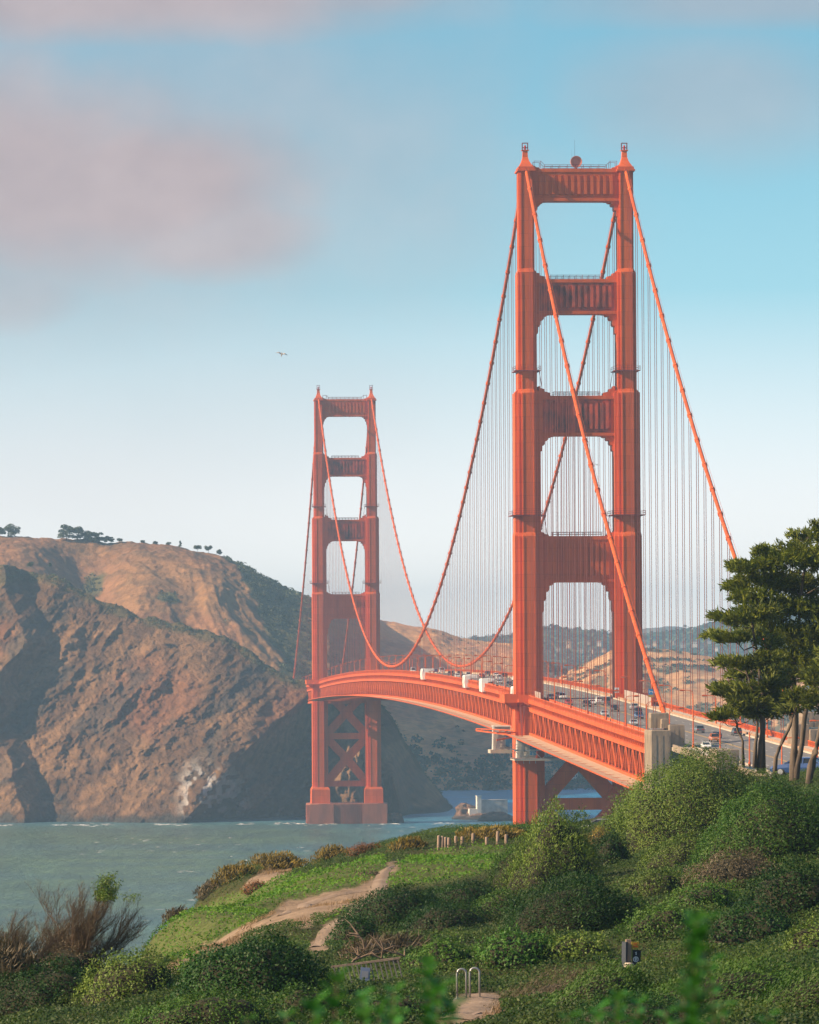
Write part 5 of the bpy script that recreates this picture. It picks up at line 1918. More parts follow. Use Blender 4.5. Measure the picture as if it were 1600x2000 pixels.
# ground cover: carpets of small leaves, and dry grass
IVY = leafmat('green_carpet_leaves', (.08, .19, .008), (.14, .225, .014), (.24, .24, .04), 0.25, 0.35)
DRYG = leafmat('dry_grass_blades', (.30, .195, .12), (.21, .135, .085), (.38, .26, .16), 0.3, 0.3)
SCR = leafmat('mixed_scrub_leaves', (.017, .048, .006), (.08, .112, .014), (.17, .15, .028), 0.3, 0.3)


def cover(n, which, seed):
    r = np.random.default_rng(seed)
    Y = 88 + 342 * r.random(n) ** 1.25
    px = r.uniform(-250, 2150, n)
    X = (px - 800) / FPX * Y
    Z = gfast(X, Y)
    k = region(X, Y, Z) == which
    k &= (CAMZ - Z) < (24 if which == 0 else 17)
    return X[k], Y[k], Z[k], r


X, Y, Z, r_ = cover(585000, 1, 5)
hgt = 0.10 + 0.30 * vn(X / 1.2, Y / 2.5, 6)
P = np.stack([X, Y, Z + hgt * r_.random(len(X)) ** .5], 1)
V, F = leafquads(P, np.tile([-.2, -.3, 1.0], (len(P), 1)), np.full(len(P), .16), .5, .8, r_)
tag(npmesh('green_ground_cover', V, F, IVY), kind='stuff')
X, Y, Z, r_ = cover(975000, 2, 6)
k = vn(X / .8, Y / 1.8, 8) > .42
X, Y, Z = X[k], Y[k], Z[k]
P = np.stack([X, Y, Z + .14], 1)
V, F = leafquads(P, np.tile([0, -1.0, .2], (len(P), 1)), np.full(len(P), .20), .09, .9, r_, np.tile([.3, 0, .9], (len(P), 1)) + .3 * r_.normal(size=(len(P), 3)))
tag(npmesh('dry_grass', V, F, DRYG), kind='stuff')
X, Y, Z, r_ = cover(1800000, 0, 7)
lump = vn(X / 1.6, Y / 3.2, 9) * .6 + vn(X / .7, Y / 1.4, 10) * .4
P = np.stack([X, Y, Z + (0.06 + 0.55 * lump ** 1.5) * r_.random(len(X)) ** .5], 1)
V, F = leafquads(P, np.tile([-.1, -.5, .8], (len(P), 1)), np.full(len(P), .085), .55, .55, r_)
tag(npmesh('scrub_ground_cover', V, F, SCR), kind='stuff')

# ------------------------------------------------------------------ shrubs
LM = {
    'olive': leafmat('olive_shrub_leaves', (.095, .145, .018), (.165, .19, .028), (.26, .23, .04), 0.5, trans=0.2),
    'dark': leafmat('dark_shrub_leaves', (.013, .050, .007), (.028, .072, .010), (.055, .095, .013), 0.6, 0.25),
    'mid': leafmat('green_shrub_leaves', (.042, .108, .011), (.09, .148, .017), (.17, .185, .026), 0.5, trans=0.2),
    'lush': leafmat('fresh_green_leaves', (.05, .125, .014), (.085, .155, .022), (.15, .18, .03), 0.5, trans=0.2),
    'brown': leafmat('brown_heath_twigs', (.135, .10, .065), (.105, .085, .045), (.18, .14, .09), 0.6, 0.15),
    'gold': leafmat('yellow_flowering_scrub', (.24, .17, .035), (.16, .12, .035), (.36, .26, .05), 0.5, 0.3),
    'rust': leafmat('rusty_succulent_leaves', (.22, .075, .03), (.15, .08, .03), (.30, .10, .03), 0.8, 0.3),
}
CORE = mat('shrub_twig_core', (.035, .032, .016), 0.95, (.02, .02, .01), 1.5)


def shrub(pxc, pyb, wpx, hpx, Y, kind, lab, seed, dens=130, leaf=0.15, lump=0.22, K=26, ry=None, lean=0.15, group=None, asp=0.5, up=0.0):
    r = np.random.default_rng(seed)
    g_ = ground_at(np.array([float(pxc)]), np.array([float(min(pyb, 1998))]))[0]
    Y = Y if np.isnan(g_) or pyb > 1998 else float(g_) + 0.6
    k = Y / FPX
    c = at(pxc, pyb, Y)
    rx = wpx * k / 2 / (1 + lump * .35); h = hpx * k / (1 + lump * .5); ry = ry or rx * 0.8
    ry = min(ry, max(rx, 2.5))
    Ld = r.normal(size=(K, 3)); Ld[:, 2] = np.abs(Ld[:, 2]); Ld = unit(Ld)
    la = r.uniform(.3, 1, K) * lump; ls = r.uniform(.03, .10, K)
    def rad(d):
        return 0.9 + np.max(la * np.exp((d @ Ld.T - 1) / ls), axis=1)
    if leaf < .2:
        leaf *= .60; dens *= 2.7
    area = 2 * math.pi * (rx * ry + rx * h + ry * h) / 3 * 1.5
    n = int(min(area * dens, 130000))
    d = unit(r.normal(size=(n, 3))); d[:, 2] = np.where(d[:, 2] < -.25, -d[:, 2], d[:, 2])
    q = rad(d) * (1 - 0.34 * r.random(n) ** 2.2 + 0.045 * np.maximum(r.normal(size=n), 0) + .17 * fbm(d[:, 0] * 5 + d[:, 2] * 3, d[:, 1] * 5 - d[:, 2] * 4, 3, seed))
    P = d * q[:, None] * np.array([rx, ry, h])
    P[:, 0] += lean * P[:, 2]
    N = unit(d / np.array([rx, ry, h]))
    T = None
    if up:
        T = unit(d * np.array([.5, .5, .4]) + np.array([lean * 2, 0, up]) + .35 * r.normal(size=(n, 3)))
    V, F = leafquads(P, N, np.full(n, leaf), asp, .5, r, T)
    if leaf < .2:
        ns = int(min(area * 7, 2600)); m_ = 7
        ds = unit(r.normal(size=(ns, 3))); ds[:, 2] = np.abs(ds[:, 2]) + .1; ds = unit(ds)
        b_ = ds * (rad(ds) * .93)[:, None] * np.array([rx, ry, h]); b_[:, 0] += lean * b_[:, 2]
        sd = unit(ds * .7 + np.array([lean, 0, .7]) + .35 * r.normal(size=(ns, 3)))
        ln_ = r.uniform(.12, .42, ns)[:, None, None] * (.6 + lump)
        Pp = b_[:, None, :] + sd[:, None, :] * np.linspace(0, 1, m_)[None, :, None] * ln_ + .02 * r.normal(size=(ns, m_, 3))
        Tt = np.repeat(sd, m_, 0) + .7 * r.normal(size=(ns * m_, 3))
        V2, F2 = leafquads(Pp.reshape(-1, 3), np.repeat(ds, m_, 0), np.full(ns * m_, leaf * .95), min(asp, .42), .6, r, Tt)
        F = np.concatenate([F, F2 + len(V)]); V = np.concatenate([V, V2])
    # twiggy core
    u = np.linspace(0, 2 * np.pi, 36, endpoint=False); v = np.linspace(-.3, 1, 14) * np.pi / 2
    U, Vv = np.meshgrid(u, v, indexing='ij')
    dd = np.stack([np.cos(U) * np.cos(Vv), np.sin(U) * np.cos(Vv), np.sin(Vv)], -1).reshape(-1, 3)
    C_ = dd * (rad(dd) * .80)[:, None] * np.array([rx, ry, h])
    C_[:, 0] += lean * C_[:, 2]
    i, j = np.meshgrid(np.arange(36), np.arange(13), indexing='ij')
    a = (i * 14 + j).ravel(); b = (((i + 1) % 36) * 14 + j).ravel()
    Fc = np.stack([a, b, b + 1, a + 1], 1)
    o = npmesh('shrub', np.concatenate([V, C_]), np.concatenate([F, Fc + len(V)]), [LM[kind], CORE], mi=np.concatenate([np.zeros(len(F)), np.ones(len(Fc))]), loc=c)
    tag(o, lab, 'shrub', group)
    return o


SH = [
    # column, base row, width, height, depth, kind, label, options
    (1350, 1650, 350, 190, 300, 'olive', 'largest rounded olive shrub, domed beneath the concrete pylon', dict(dens=170, lump=.2, K=60, leaf=.16)),
    (1480, 1560, 130, 62, 312, 'olive', 'olive shrub shouldering up to the cypress trunks', dict(lump=.25)),
    (1195, 1640, 70, 60, 318, 'olive', 'small grey-green shrub tucked left of the big domed shrub', dict(lump=.3)),
    (1075, 1742, 200, 172, 270, 'olive', 'tall loose shrub with wispy shoots in front of the near tower foot', dict(dens=150, lump=.42, K=30, leaf=.17, up=.8, asp=.35)),
    (1000, 1740, 130, 95, 262, 'mid', 'grey-green shrub leaning left of the tall loose shrub', dict(lump=.35, up=.5, asp=.35)),
    (1185, 1700, 110, 78, 275, 'dark', 'dark shadowed shrub between the wispy shrub and the big dome', dict()),
    (1168, 1660, 60, 45, 285, 'gold', 'yellowish dry shrub in the gap under the tower brace', dict(lump=.35)),
    (1095, 1830, 275, 130, 205, 'dark', 'smooth dark green mound shrub in the middle of the slope', dict(dens=220, lump=.12, K=40, leaf=.15, up=.35, asp=.3, lean=.3)),
    (1500, 1690, 320, 165, 232, 'mid', 'broad green shrub mass at the right edge below the cypresses', dict(dens=170, lump=.22, K=60)),
    (1420, 1700, 150, 95, 225, 'mid', 'rounded green shrub left of the broad right edge mass', dict(lump=.3)),
    (1330, 1700, 170, 80, 228, 'olive', 'olive shrub at the foot of the big dome', dict(lump=.35)),
    (1430, 1745, 220, 90, 205, 'brown', 'brown-tinged shrub with bare patches on the right slope', dict(lump=.3, leaf=.14)),
    (1280, 1760, 150, 72, 205, 'olive', 'small olive shrub right of the dark mound', dict(lump=.35)),
    (1370, 1790, 180, 75, 190, 'mid', 'mid green shrub under the brown-tinged shrub', dict(lump=.35)),
    (1540, 1800, 220, 130, 180, 'dark', 'dark green shrub at the right edge, halfway down', dict(lump=.3, K=40)),
    (1300, 1840, 190, 85, 175, 'mid', 'green shrub above the trail sign', dict(lump=.4)),
    (1460, 1850, 220, 90, 168, 'dark', 'dark leafy shrub right of the trail sign', dict(lump=.38, leaf=.17)),
    (1210, 1800, 120, 60, 195, 'lush', 'small fresh green shrub behind the dark mound', dict(lump=.35)),
    (1590, 1870, 150, 80, 165, 'olive', 'olive bush at the right frame edge by the thin stake', dict(lump=.4)),
    (1010, 1890, 190, 75, 172, 'lush', 'fresh green bramble shrub behind the bicycle racks', dict(lump=.45, leaf=.18)),
    (1120, 1880, 170, 62, 172, 'olive', 'yellow-green bramble left of the trail sign', dict(lump=.45, leaf=.18)),
    (860, 1900, 150, 75, 178, 'mid', 'green shrub left of the bicycle racks', dict(lump=.4)),
    (900, 1778, 200, 58, 245, 'dark', 'dark green shrub sloping down beside the footpath', dict(lump=.25, K=40, lean=.3, dens=160)),
    (760, 1815, 230, 88, 225, 'dark', 'long dark shrub along the right of the footpath', dict(lump=.25, K=40, lean=.35, dens=160)),
    (870, 1830, 200, 78, 218, 'dark', 'dark shrub bank above the dead branches', dict(lump=.28, K=40)),
    (690, 1845, 110, 62, 210, 'dark', 'dark shrub where the footpath begins', dict(lump=.35)),
    (970, 1800, 130, 70, 225, 'mid', 'green shrub left of the smooth dark mound', dict(lump=.35)),
    (755, 1880, 190, 60, 192, 'brown', 'tangle of brown dead brush above the leaning barrier', dict(lump=.4, asp=.08, leaf=.5, up=.3)),
    (490, 1965, 330, 140, 142, 'dark', 'big dark leafy shrub at lower left of centre', dict(dens=260, lump=.35, K=60, leaf=.13, asp=.65)),
    (600, 1996, 230, 78, 128, 'mid', 'green leafy shrub below the dead brush', dict(dens=220, lump=.4, leaf=.12)),
    (775, 1996, 230, 62, 132, 'lush', 'bright bramble shrub under the leaning barrier', dict(dens=220, lump=.4, leaf=.12)),
    (400, 2020, 320, 90, 112, 'mid', 'mid green shrub along the bottom edge left of centre', dict(dens=240, lump=.35, leaf=.11)),
    (255, 1965, 230, 120, 138, 'olive', 'dull olive shrub beneath the bare windswept bush', dict(dens=200, lump=.35, leaf=.12)),
    (80, 1990, 330, 115, 122, 'dark', 'dark olive shrub in the bottom left corner', dict(dens=220, lump=.3, leaf=.12)),
    (120, 1905, 210, 65, 150, 'brown', 'brown shrub at the root of the bare windswept bush', dict(lump=.35, leaf=.13)),
    (10, 1930, 160, 95, 140, 'brown', 'brown leafless shrub at the left frame edge', dict(lump=.35, asp=.1, leaf=.4, up=.8)),
    (1070, 2020, 330, 135, 120, 'brown', 'brown heath shrub mound right of the bicycle racks', dict(dens=330, lump=.15, K=40, leaf=.16, asp=.10, up=.5, lean=.5)),
    (1160, 1985, 240, 110, 132, 'mid', 'windswept green shrub behind the brown heath', dict(dens=260, lump=.2, leaf=.14, asp=.3, up=.5, lean=.5)),
    (1400, 1990, 360, 120, 125, 'mid', 'wide windswept green shrub along the bottom right', dict(dens=260, lump=.2, K=50, leaf=.14, asp=.25, up=.5, lean=.5)),
    (1570, 1990, 260, 115, 120, 'mid', 'windswept green shrub in the bottom right corner', dict(dens=260, lump=.2, leaf=.14, asp=.25, up=.5, lean=.5)),
    (1250, 2040, 340, 110, 105, 'dark', 'dark green shrub across the bottom right foreground', dict(dens=300, lump=.25, leaf=.12, asp=.3)),
    (540, 1700, 130, 36, 335, 'gold', 'yellow flowering bush on the bluff edge, the widest', dict(lump=.4, up=.8, asp=.25, leaf=.25)),
    (460, 1720, 95, 36, 315, 'gold', 'golden dry bush on the bluff edge left of the widest one', dict(lump=.4, up=.8, asp=.25, leaf=.25)),
    (415, 1748, 80, 34, 300, 'brown', 'brown dry bush on the bluff edge above the water', dict(lump=.4, up=.8, asp=.2, leaf=.25)),
    (650, 1682, 85, 32, 350, 'gold', 'yellow bush on the bluff edge near the path top', dict(lump=.4, up=.8, asp=.25, leaf=.25)),
    (715, 1668, 80, 22, 365, 'rust', 'low reddish bush between the yellow bluff edge bushes', dict(lump=.4)),
    (800, 1662, 80, 30, 372, 'gold', 'yellow-brown bush just left of the wooden posts', dict(lump=.4, up=.8, asp=.25, leaf=.25)),
    (500, 1742, 60, 22, 300, 'rust', 'small rusty red succulent patch on the bluff edge', dict(lump=.4)),
    (960, 1640, 150, 28, 400, 'gold', 'yellow scrub behind the wooden posts', dict(lump=.4, up=.6, asp=.25, leaf=.25)),
    (910, 1634, 150, 18, 412, 'mid', 'low green scrub on the skyline of the bluff behind the posts', dict(lump=.4)),
    (1010, 1632, 110, 26, 405, 'mid', 'green scrub at the foot of the near tower', dict(lump=.4)),
    (345, 1795, 60, 26, 262, 'brown', 'small brown bush low on the bluff edge', dict(lump=.4, up=.8, asp=.2, leaf=.25)),
    (720, 1712, 60, 12, 305, 'brown', 'small grey-brown thicket in the green carpet', dict(lump=.3)),
]
for k_, (a, b, c_, d_, e_, f_, lab, opt) in enumerate(SH):
    shrub(a, b, c_, d_, e_, f_, lab, 100 + k_, **opt)

# ------------------------------------------------------------------ cypress trees
CYP = leafmat('cypress_sprays', (.095, .105, .012), (.20, .185, .022), (.42, .32, .04), 0.7, 0.25)


def cypress(trunks, pads, Y, lab, seed, leaf=.42, spread=5.0):
    """trunks: lists of (px, py, radius m); pads: (px, py, w, h) foliage layers"""
    r = np.random.default_rng(seed)
    k = Y / FPX
    base = at(trunks[0][0][0], trunks[0][0][1], Y)
    root = empty('cypress_tree', base)
    tag(root, lab, 'tree', 'cypress trees on the bluff')
    tm = MB()
    tpts = []
    for ti, tr in enumerate(trunks):
        oy = 0 if ti == 0 else r.uniform(-1.2, 1.2)
        p = [at(px, py, Y) - base + np.array([0, oy, 0]) for px, py, _ in tr]
        rs = [q[2] for q in tr]
        n = 14
        u = np.linspace(0, len(p) - 1, n)
        P = np.stack([np.interp(u, range(len(p)), [q[i] for q in p]) for i in range(3)], 1)
        P[1:-1] = (P[:-2] + 2 * P[1:-1] + P[2:]) / 4
        P += np.stack([fbm(u * 1.3, u * 0 + seed, 2, seed) * .14, fbm(u * 1.3, u * 0 + seed, 2, seed + 5) * .2, u * 0], 1)
        P[0][2] -= 1.2
        R_ = np.interp(u, range(len(p)), rs)
        R_[0] *= 1.45; R_[1] *= 1.15
        tm.tube([tuple(q) for q in P], list(R_ * (1 + .12 * r.normal(size=n))), 9)
        tpts.append((P, R_))
    Ps = []; Ts = []; Ns = []
    for px, py, w, h in pads:
        c = at(px, py, Y) - base + np.array([0, r.uniform(-spread, spread) * .6, 0])
        best = min(tpts, key=lambda t: np.min(np.linalg.norm((t[0] - c) * np.array([1, .5, 1]), axis=1) + 2.0 * np.maximum(0, t[0][:, 2] - c[2] + .4)))
        j = int(np.argmin(np.linalg.norm(best[0] - c, axis=1) + 2.5 * np.maximum(0, best[0][:, 2] - c[2] + .6)))
        a = best[0][j]
        mid = a * .45 + c * .55 + np.array([0, 0, -.12 * np.linalg.norm(c - a)])
        r0 = min(best[1][j] * .6, .11)
        tm.tube([tuple(a), tuple(a * .75 + mid * .25 + r.normal(size=3) * .06), tuple(mid + r.normal(size=3) * .12), tuple(mid * .4 + c * .6), tuple(c)], [r0, r0 * .85, r0 * .65, r0 * .45, r0 * .25], 5, False)
        rx, rz = w * k * .66, h * k * .64
        ry = rx * .8
        for q in range(6):
            ang = r.uniform(0, 6.28)
            e = c + np.array([rx * .8 * math.cos(ang), ry * .8 * math.sin(ang), r.uniform(-.2, .5) * rz])
            s_ = mid * .35 + c * .65 + r.normal(size=3) * .1
            tm.tube([tuple(s_), tuple((s_ + e) / 2 + np.array([0, 0, -.08])), tuple(e)], [r0 * .35, .02, .01], 3, False)
        # tufts: each a fan of sprays at the end of a twig
        nt = int(30 + 58 * rx * ry)
        d = unit(r.normal(size=(nt, 3)))
        t = c + d * (r.random((nt, 1)) ** .45) * np.array([rx, ry, rz])
        t[:, 2] += rz * .25
        out = t - a
        out[:, 2] = 0
        out = unit(out + (t - c) * .8)
        for q in range(nt):
            m_ = r.integers(7, 13)
            dirn = unit(out[q] + np.array([0, 0, r.uniform(.25, .8)]) + .45 * r.normal(size=(m_, 3)))
            Ps.append(t[q] + dirn * r.uniform(0, .35, (m_, 1)) + r.normal(size=(m_, 3)) * .07)
            Ts.append(dirn)
            Ns.append(np.tile([0, 0, 1.], (m_, 1)) + .6 * r.normal(size=(m_, 3)))
    tm.build('trunk', BARK, root, smooth=True, fix=False)
    P = np.concatenate(Ps); T = np.concatenate(Ts); N = np.concatenate(Ns)
    V, F = leafquads(P, N, np.full(len(P), leaf * 1.15), .22, .3, r, T)
    npmesh('crown', V, F, CYP, root)
    return root


cypress([[(1548, 1525, .27), (1552, 1470, .24), (1555, 1415, .21), (1550, 1330, .17), (1558, 1230, .12), (1570, 1120, .07), (1578, 1050, .03)],
         [(1548, 1520, .2), (1566, 1470, .19), (1572, 1390, .16), (1595, 1300, .12), (1620, 1200, .07)],
         [(1552, 1440, .13), (1535, 1350, .1), (1510, 1240, .08), (1490, 1130, .05)]],
        [(1575, 1052, 46, 26), (1600, 1036, 40, 22), (1548, 1078, 56, 24), (1503, 1083, 44, 20), (1484, 1078, 22, 10), (1525, 1104, 84, 28), (1580, 1098, 84, 36), (1462, 1112, 66, 20), (1440, 1106, 26, 12),
         (1495, 1138, 96, 30), (1560, 1150, 104, 38), (1438, 1150, 44, 18), (1472, 1172, 80, 26), (1530, 1196, 104, 34), (1600, 1190, 100, 44), (1505, 1228, 70, 26), (1580, 1246, 96, 44), (1640, 1110, 100, 60), (1650, 1220, 120, 70),
         (1556, 1292, 84, 34), (1600, 1322, 80, 38), (1545, 1250, 70, 30), (1630, 1060, 80, 40), (1690, 1160, 110, 60), (1530, 1320, 56, 22), (1610, 1270, 70, 36)],
        352, 'largest cypress with twin thick trunks, its crown running out of frame at right', 31)
cypress([[(1490, 1474, .2), (1489, 1420, .18), (1491, 1370, .16), (1488, 1310, .13), (1478, 1260, .09), (1470, 1210, .05)],
         [(1477, 1464, .11), (1479, 1420, .1), (1480, 1370, .08), (1468, 1330, .06), (1452, 1300, .04)]],
        [(1412, 1207, 44, 12), (1440, 1214, 58, 18), (1478, 1200, 66, 22), (1402, 1242, 38, 9), (1430, 1249, 58, 15), (1470, 1243, 60, 20), (1425, 1296, 48, 14), (1453, 1300, 58, 18), (1490, 1290, 56, 24), (1415, 1346, 38, 16), (1440, 1356, 70, 24), (1480, 1350, 66, 24),
         (1462, 1376, 66, 18), (1508, 1342, 56, 24), (1520, 1374, 56, 20), (1500, 1262, 40, 18), (1448, 1322, 50, 16), (1500, 1400, 50, 16), (1470, 1395, 44, 12), (1508, 1312, 50, 20)],
        338, 'leaning cypress with two slender trunks and foliage layers reaching furthest left', 32)
cypress([[(1453, 1462, .08), (1445, 1440, .075), (1440, 1415, .06), (1432, 1402, .04)]], [(1402, 1402, 34, 10), (1425, 1397, 48, 13), (1448, 1392, 46, 15), (1470, 1396, 34, 12)], 344, 'smallest cypress, a curved stem under a flat tuft', 33, leaf=.36, spread=2)
cypress([[(1577, 1528, .24), (1588, 1480, .2), (1602, 1430, .17), (1625, 1360, .12), (1650, 1300, .06)], [(1512, 1488, .12), (1528, 1450, .11), (1548, 1412, .09), (1562, 1370, .05)]],
        [(1592, 1372, 60, 26), (1560, 1362, 48, 18), (1625, 1330, 90, 40), (1660, 1290, 100, 50), (1640, 1390, 70, 30), (1545, 1390, 34, 12)], 330, 'cypress with the trunk leaning right, beside the picture edge', 34, spread=3)

# ------------------------------------------------------------------ small things on the bluff
def put(px, py, Y):
    g = ground_at(np.array([float(px)]), np.array([float(py)]))[0]
    Y = Y if np.isnan(g) else float(g)
    p = at(px, py, Y)
    return p, Y / FPX


for i, (px0, px1, pyt, pyb, lab) in enumerate([(893, 911, 1891, 1950, 'left of two grey hoop bicycle racks on the bare patch'), (918, 937, 1889, 1951, 'right of two grey hoop bicycle racks on the bare patch')]):
    p, k = put((px0 + px1) / 2, pyb + 2, 150)
    w = (px1 - px0) * k; h = (pyb - pyt) * k
    r = empty('bicycle_rack', p)
    m = MB()
    m.tube([(-w / 2, 0, -.3), (-w / 2, 0, h - w / 2)] + [(-w / 2 * math.cos(a), 0, h - w / 2 + w / 2 * math.sin(a)) for a in np.linspace(0.2, math.pi - .2, 10)] + [(w / 2, 0, h - w / 2), (w / 2, 0.02, -.3)], .027, 10)
    m.build('hoop', STEEL, r, smooth=True)
    f = MB()
    for sx in (-1, 1):
        f.lathe([(.07, -.05), (.07, .02), (.03, .03)], (sx * w / 2, 0, 0), 10)
    f.build('foot_plate', STEEL, r)
    tag(r, lab, 'bicycle rack', 'hoop bicycle racks')

for i, (px, pt, pb, lab) in enumerate([(857, 1632, 1661, 'wooden post at the left end of the row, widest of them'), (864, 1633, 1659, 'second wooden post from the left end'), (870, 1635, 1658, 'third wooden post from the left end'), (877, 1636, 1656, 'fourth wooden post, last of the close set ones'),
                                       (891, 1633, 1652, 'wooden post standing alone after the close set ones'), (903, 1634, 1651, 'short wooden post before the wide gap'), (924, 1628, 1650, 'tall wooden post in the middle of the row'), (951, 1635, 1652, 'short wooden post left of the tallest one'), (972, 1624, 1652, 'tallest, browner wooden post near the right end'), (989, 1630, 1650, 'wooden post at the right end, half in the shrub')]):
    p, k = put(px, pb, 374)
    r = empty('wooden_post', p)
    m = MB()
    h = (pb - pt) * k
    q = random.Random(i)
    m.lathe([(.105, -.5), (.105, h * .5), (.1, h - .04), (.075, h)], (0, 0, 0), 9)
    o = m.build('wooden_post', WOOD, None)
    bpy.data.objects.remove(r)
    o.location = p
    o.rotation_euler = (q.uniform(-.03, .03), q.uniform(-.03, .03), 0)
    tag(o, lab, 'post', 'wooden posts on the bluff edge')

# trail sign
p, k = put(1228, 1896, 168)
r = empty('trail_sign', p, 0.15)
tag(r, 'trail sign with black panels and a yellow plate on a grey wooden post', 'sign')
MB().box(-.075, .075, -.07, .07, -.3, .93).build('post', WOOD, r)
m = MB(); m.box(-.03, .03, -.13, .13, .06, .86); o = m.build('side_panel', mat('grey_blue_sign_panel', (.05, .055, .07), .5), r); o.location = (-.13, -.02, 0); o.rotation_euler = (0, .02, .3)
m = MB(); m.box(-.125, .125, -.02, .02, .12, .62); o = m.build('panel', BLK, r); o.location = (.2, -.09, 0); o.rotation_euler = (0, .06, 0)
m = MB()
for a in np.linspace(0, 2 * math.pi, 17)[:-1]:
    b = a + 2 * math.pi / 16
    m.add([(.085 * math.cos(a), -.028, .085 * math.sin(a)), (.085 * math.cos(b), -.028, .085 * math.sin(b)), (.058 * math.cos(b), -.028, .058 * math.sin(b)), (.058 * math.cos(a), -.028, .058 * math.sin(a))], [(0, 1, 2, 3)])
m.box(-.02, .02, -.028, -.021, -.05, .05); m.box(-.045, .045, -.028, -.0215, .0, .02)
m.box(-.012, .012, -.028, -.0205, .13, .22); m.box(-.03, .012, -.028, -.0207, .19, .215); m.box(-.05, .06, -.028, -.0208, -.19, -.165)
o = m.build('symbol', WSIGN, r, fix=False); o.location = (.2, -.09, .34); o.rotation_euler = (0, .06, 0)
m = MB(); m.box(-.11, .11, -.015, .015, .66, .86); o = m.build('yellow_plate', YSIGN, r); o.location = (.19, -.09, 0)
m = MB(); m.box(-.07, .07, -.022, -.016, .70, .74); m.box(-.05, .05, -.022, -.0165, .78, .81); o = m.build('plate_marking', mat('orange_marking', (.6, .12, .03), .6), r); o.location = (.19, -.09, 0)
p, k = put(1228, 1898, 166)
m = MB(); m.lathe([(.15, -.4), (.15, .18), (.145, .25), (.11, .28)], (0, 0, 0), 14)
o = m.build('bollard', CONC_PALE, smooth=False); o.location = p + np.array([.0, -.25, .0])
tag(o, 'stubby pale bollard at the foot of the trail sign', 'bollard')

# leaning barrier, notice and fallen branches
p0 = at(647, 1889, 154); p1 = at(762, 1868, 155)
r = empty('leaning_barrier', p0, 0.05)
tag(r, 'leaning dark metal barrier with vertical bars under the dead brush', 'barrier')
L = np.linalg.norm(p1 - p0); slope = (p1[2] - p0[2]) / L
m = MB(); m.bar((0, 0, 0), (L, 0, L * slope), .06); m.bar((.15, -.12, -.85), (L + .15, -.12, -.85 + L * slope * .6), .05)
m.build('rail', WOOD, r)
m = MB()
for q in range(15):
    x = L * (q + .5) / 15
    m.bar((x, 0, x * slope), (x + .22, -.12, -.85 + x * slope * .6), .032)
m.build('bars', mat('dull_grey_metal', (.16, .15, .15), .6), r)
m = MB(); m.box(-.14, .14, -.02, .02, -.45, 0); o = m.build('notice', mat('pale_blue_notice', (.20, .26, .42), .6), r); o.location = (L * .50, -.08, -.02); o.rotation_euler = (0, .08, 0)
m = MB(); m.box(-.1, .1, -.026, -.021, -.3, -.1); o = m.build('notice_sheet', mat('grey_notice_print', (.3, .32, .38), .6), r); o.location = (L * .50, -.08, -.02); o.rotation_euler = (0, .08, 0)
DEADW = mat('bleached_dead_wood', (.22, .155, .11), .95, (.14, .10, .075), 5)
rb = random.Random(12)
for bi, (pts, lab) in enumerate([([(688, 1880), (700, 1868), (712, 1855), (708, 1835), (700, 1826)], 'pale forked dead branch standing up above the barrier'), ([(690, 1876), (720, 1864), (750, 1856), (790, 1868)], 'pale dead branch lying along the top of the brush'), ([(720, 1862), (745, 1872), (775, 1880)], 'short pale dead branch sloping down to the barrier end')]):
    base = at(*pts[0], 160)
    m = MB()
    P = [at(x, y, 160) - base for x, y in pts]
    m.tube([tuple(q) for q in P], list(np.linspace(.04, .012, len(P))), 6)
    for j in range(1, len(P)):
        for q in range(3):
            d = np.array([rb.uniform(-.5, .5), rb.uniform(-.3, .3), rb.uniform(-.1, .5)])
            m.tube([tuple(P[j]), tuple(P[j] + d * .6 + np.array([0, 0, .05])), tuple(P[j] + d)], [.025, .016, .006], 4)
    o = m.build('dead_branch', DEADW); o.location = base
    tag(o, lab, 'branch', 'dead branches on the brush')

# timber step edging by the racks and a wire stake
p, k = put(928, 1992, 142)
r = empty('timber_step', p)
m = MB(); m.bar((-.32, -.5, 0), (.1, .5, .08), .12, .1); m.build('side_beam', WOOD, r)
m = MB(); m.bar((.1, .5, .08), (.55, .5, .08), .12, .1); m.build('riser', WOOD, r)
m = MB(); m.bar((.0, -.3, .0), (.5, -.3, .0), .12, .1); m.build('lower_riser', WOOD, r)
tag(r, 'timber step edging in the bare patch below the bicycle racks', 'step')
p, k = put(1584, 1864, 160)
r = empty('wire_stake', p)
m = MB(); m.lathe([(.015, -.3), (.015, .5)], (0, 0, 0), 6); m.build('stake', STEEL, r)
m = MB(); m.tube([(0, 0, .47), (-.35, .1, .2), (-.6, .2, -.02)], .006, 4); m.build('wire', STEEL, r)
tag(r, 'thin metal stake with a slack wire in the scrub at the right edge', 'stake')

# cars parked behind the shrubs
for px, py, Y, kind, c, lab in [(1152, 1655, 345, 'sedan', 'white', 'white car half hidden between the wispy shrub and the big dome'), (1180, 1641, 352, 'sedan', 'grey', 'grey car half hidden at the left foot of the big dome'), (1567, 1516, 400, 'sedan', 'blue', 'blue car glimpsed between the cypress trunks')]:
    r, first = car_proto(kind, c)
    o = r if first else copy_tree(r)
    o.location = at(px, py, Y); o.rotation_euler = (0, 0, 1.2)
    tag(o, lab, 'car')

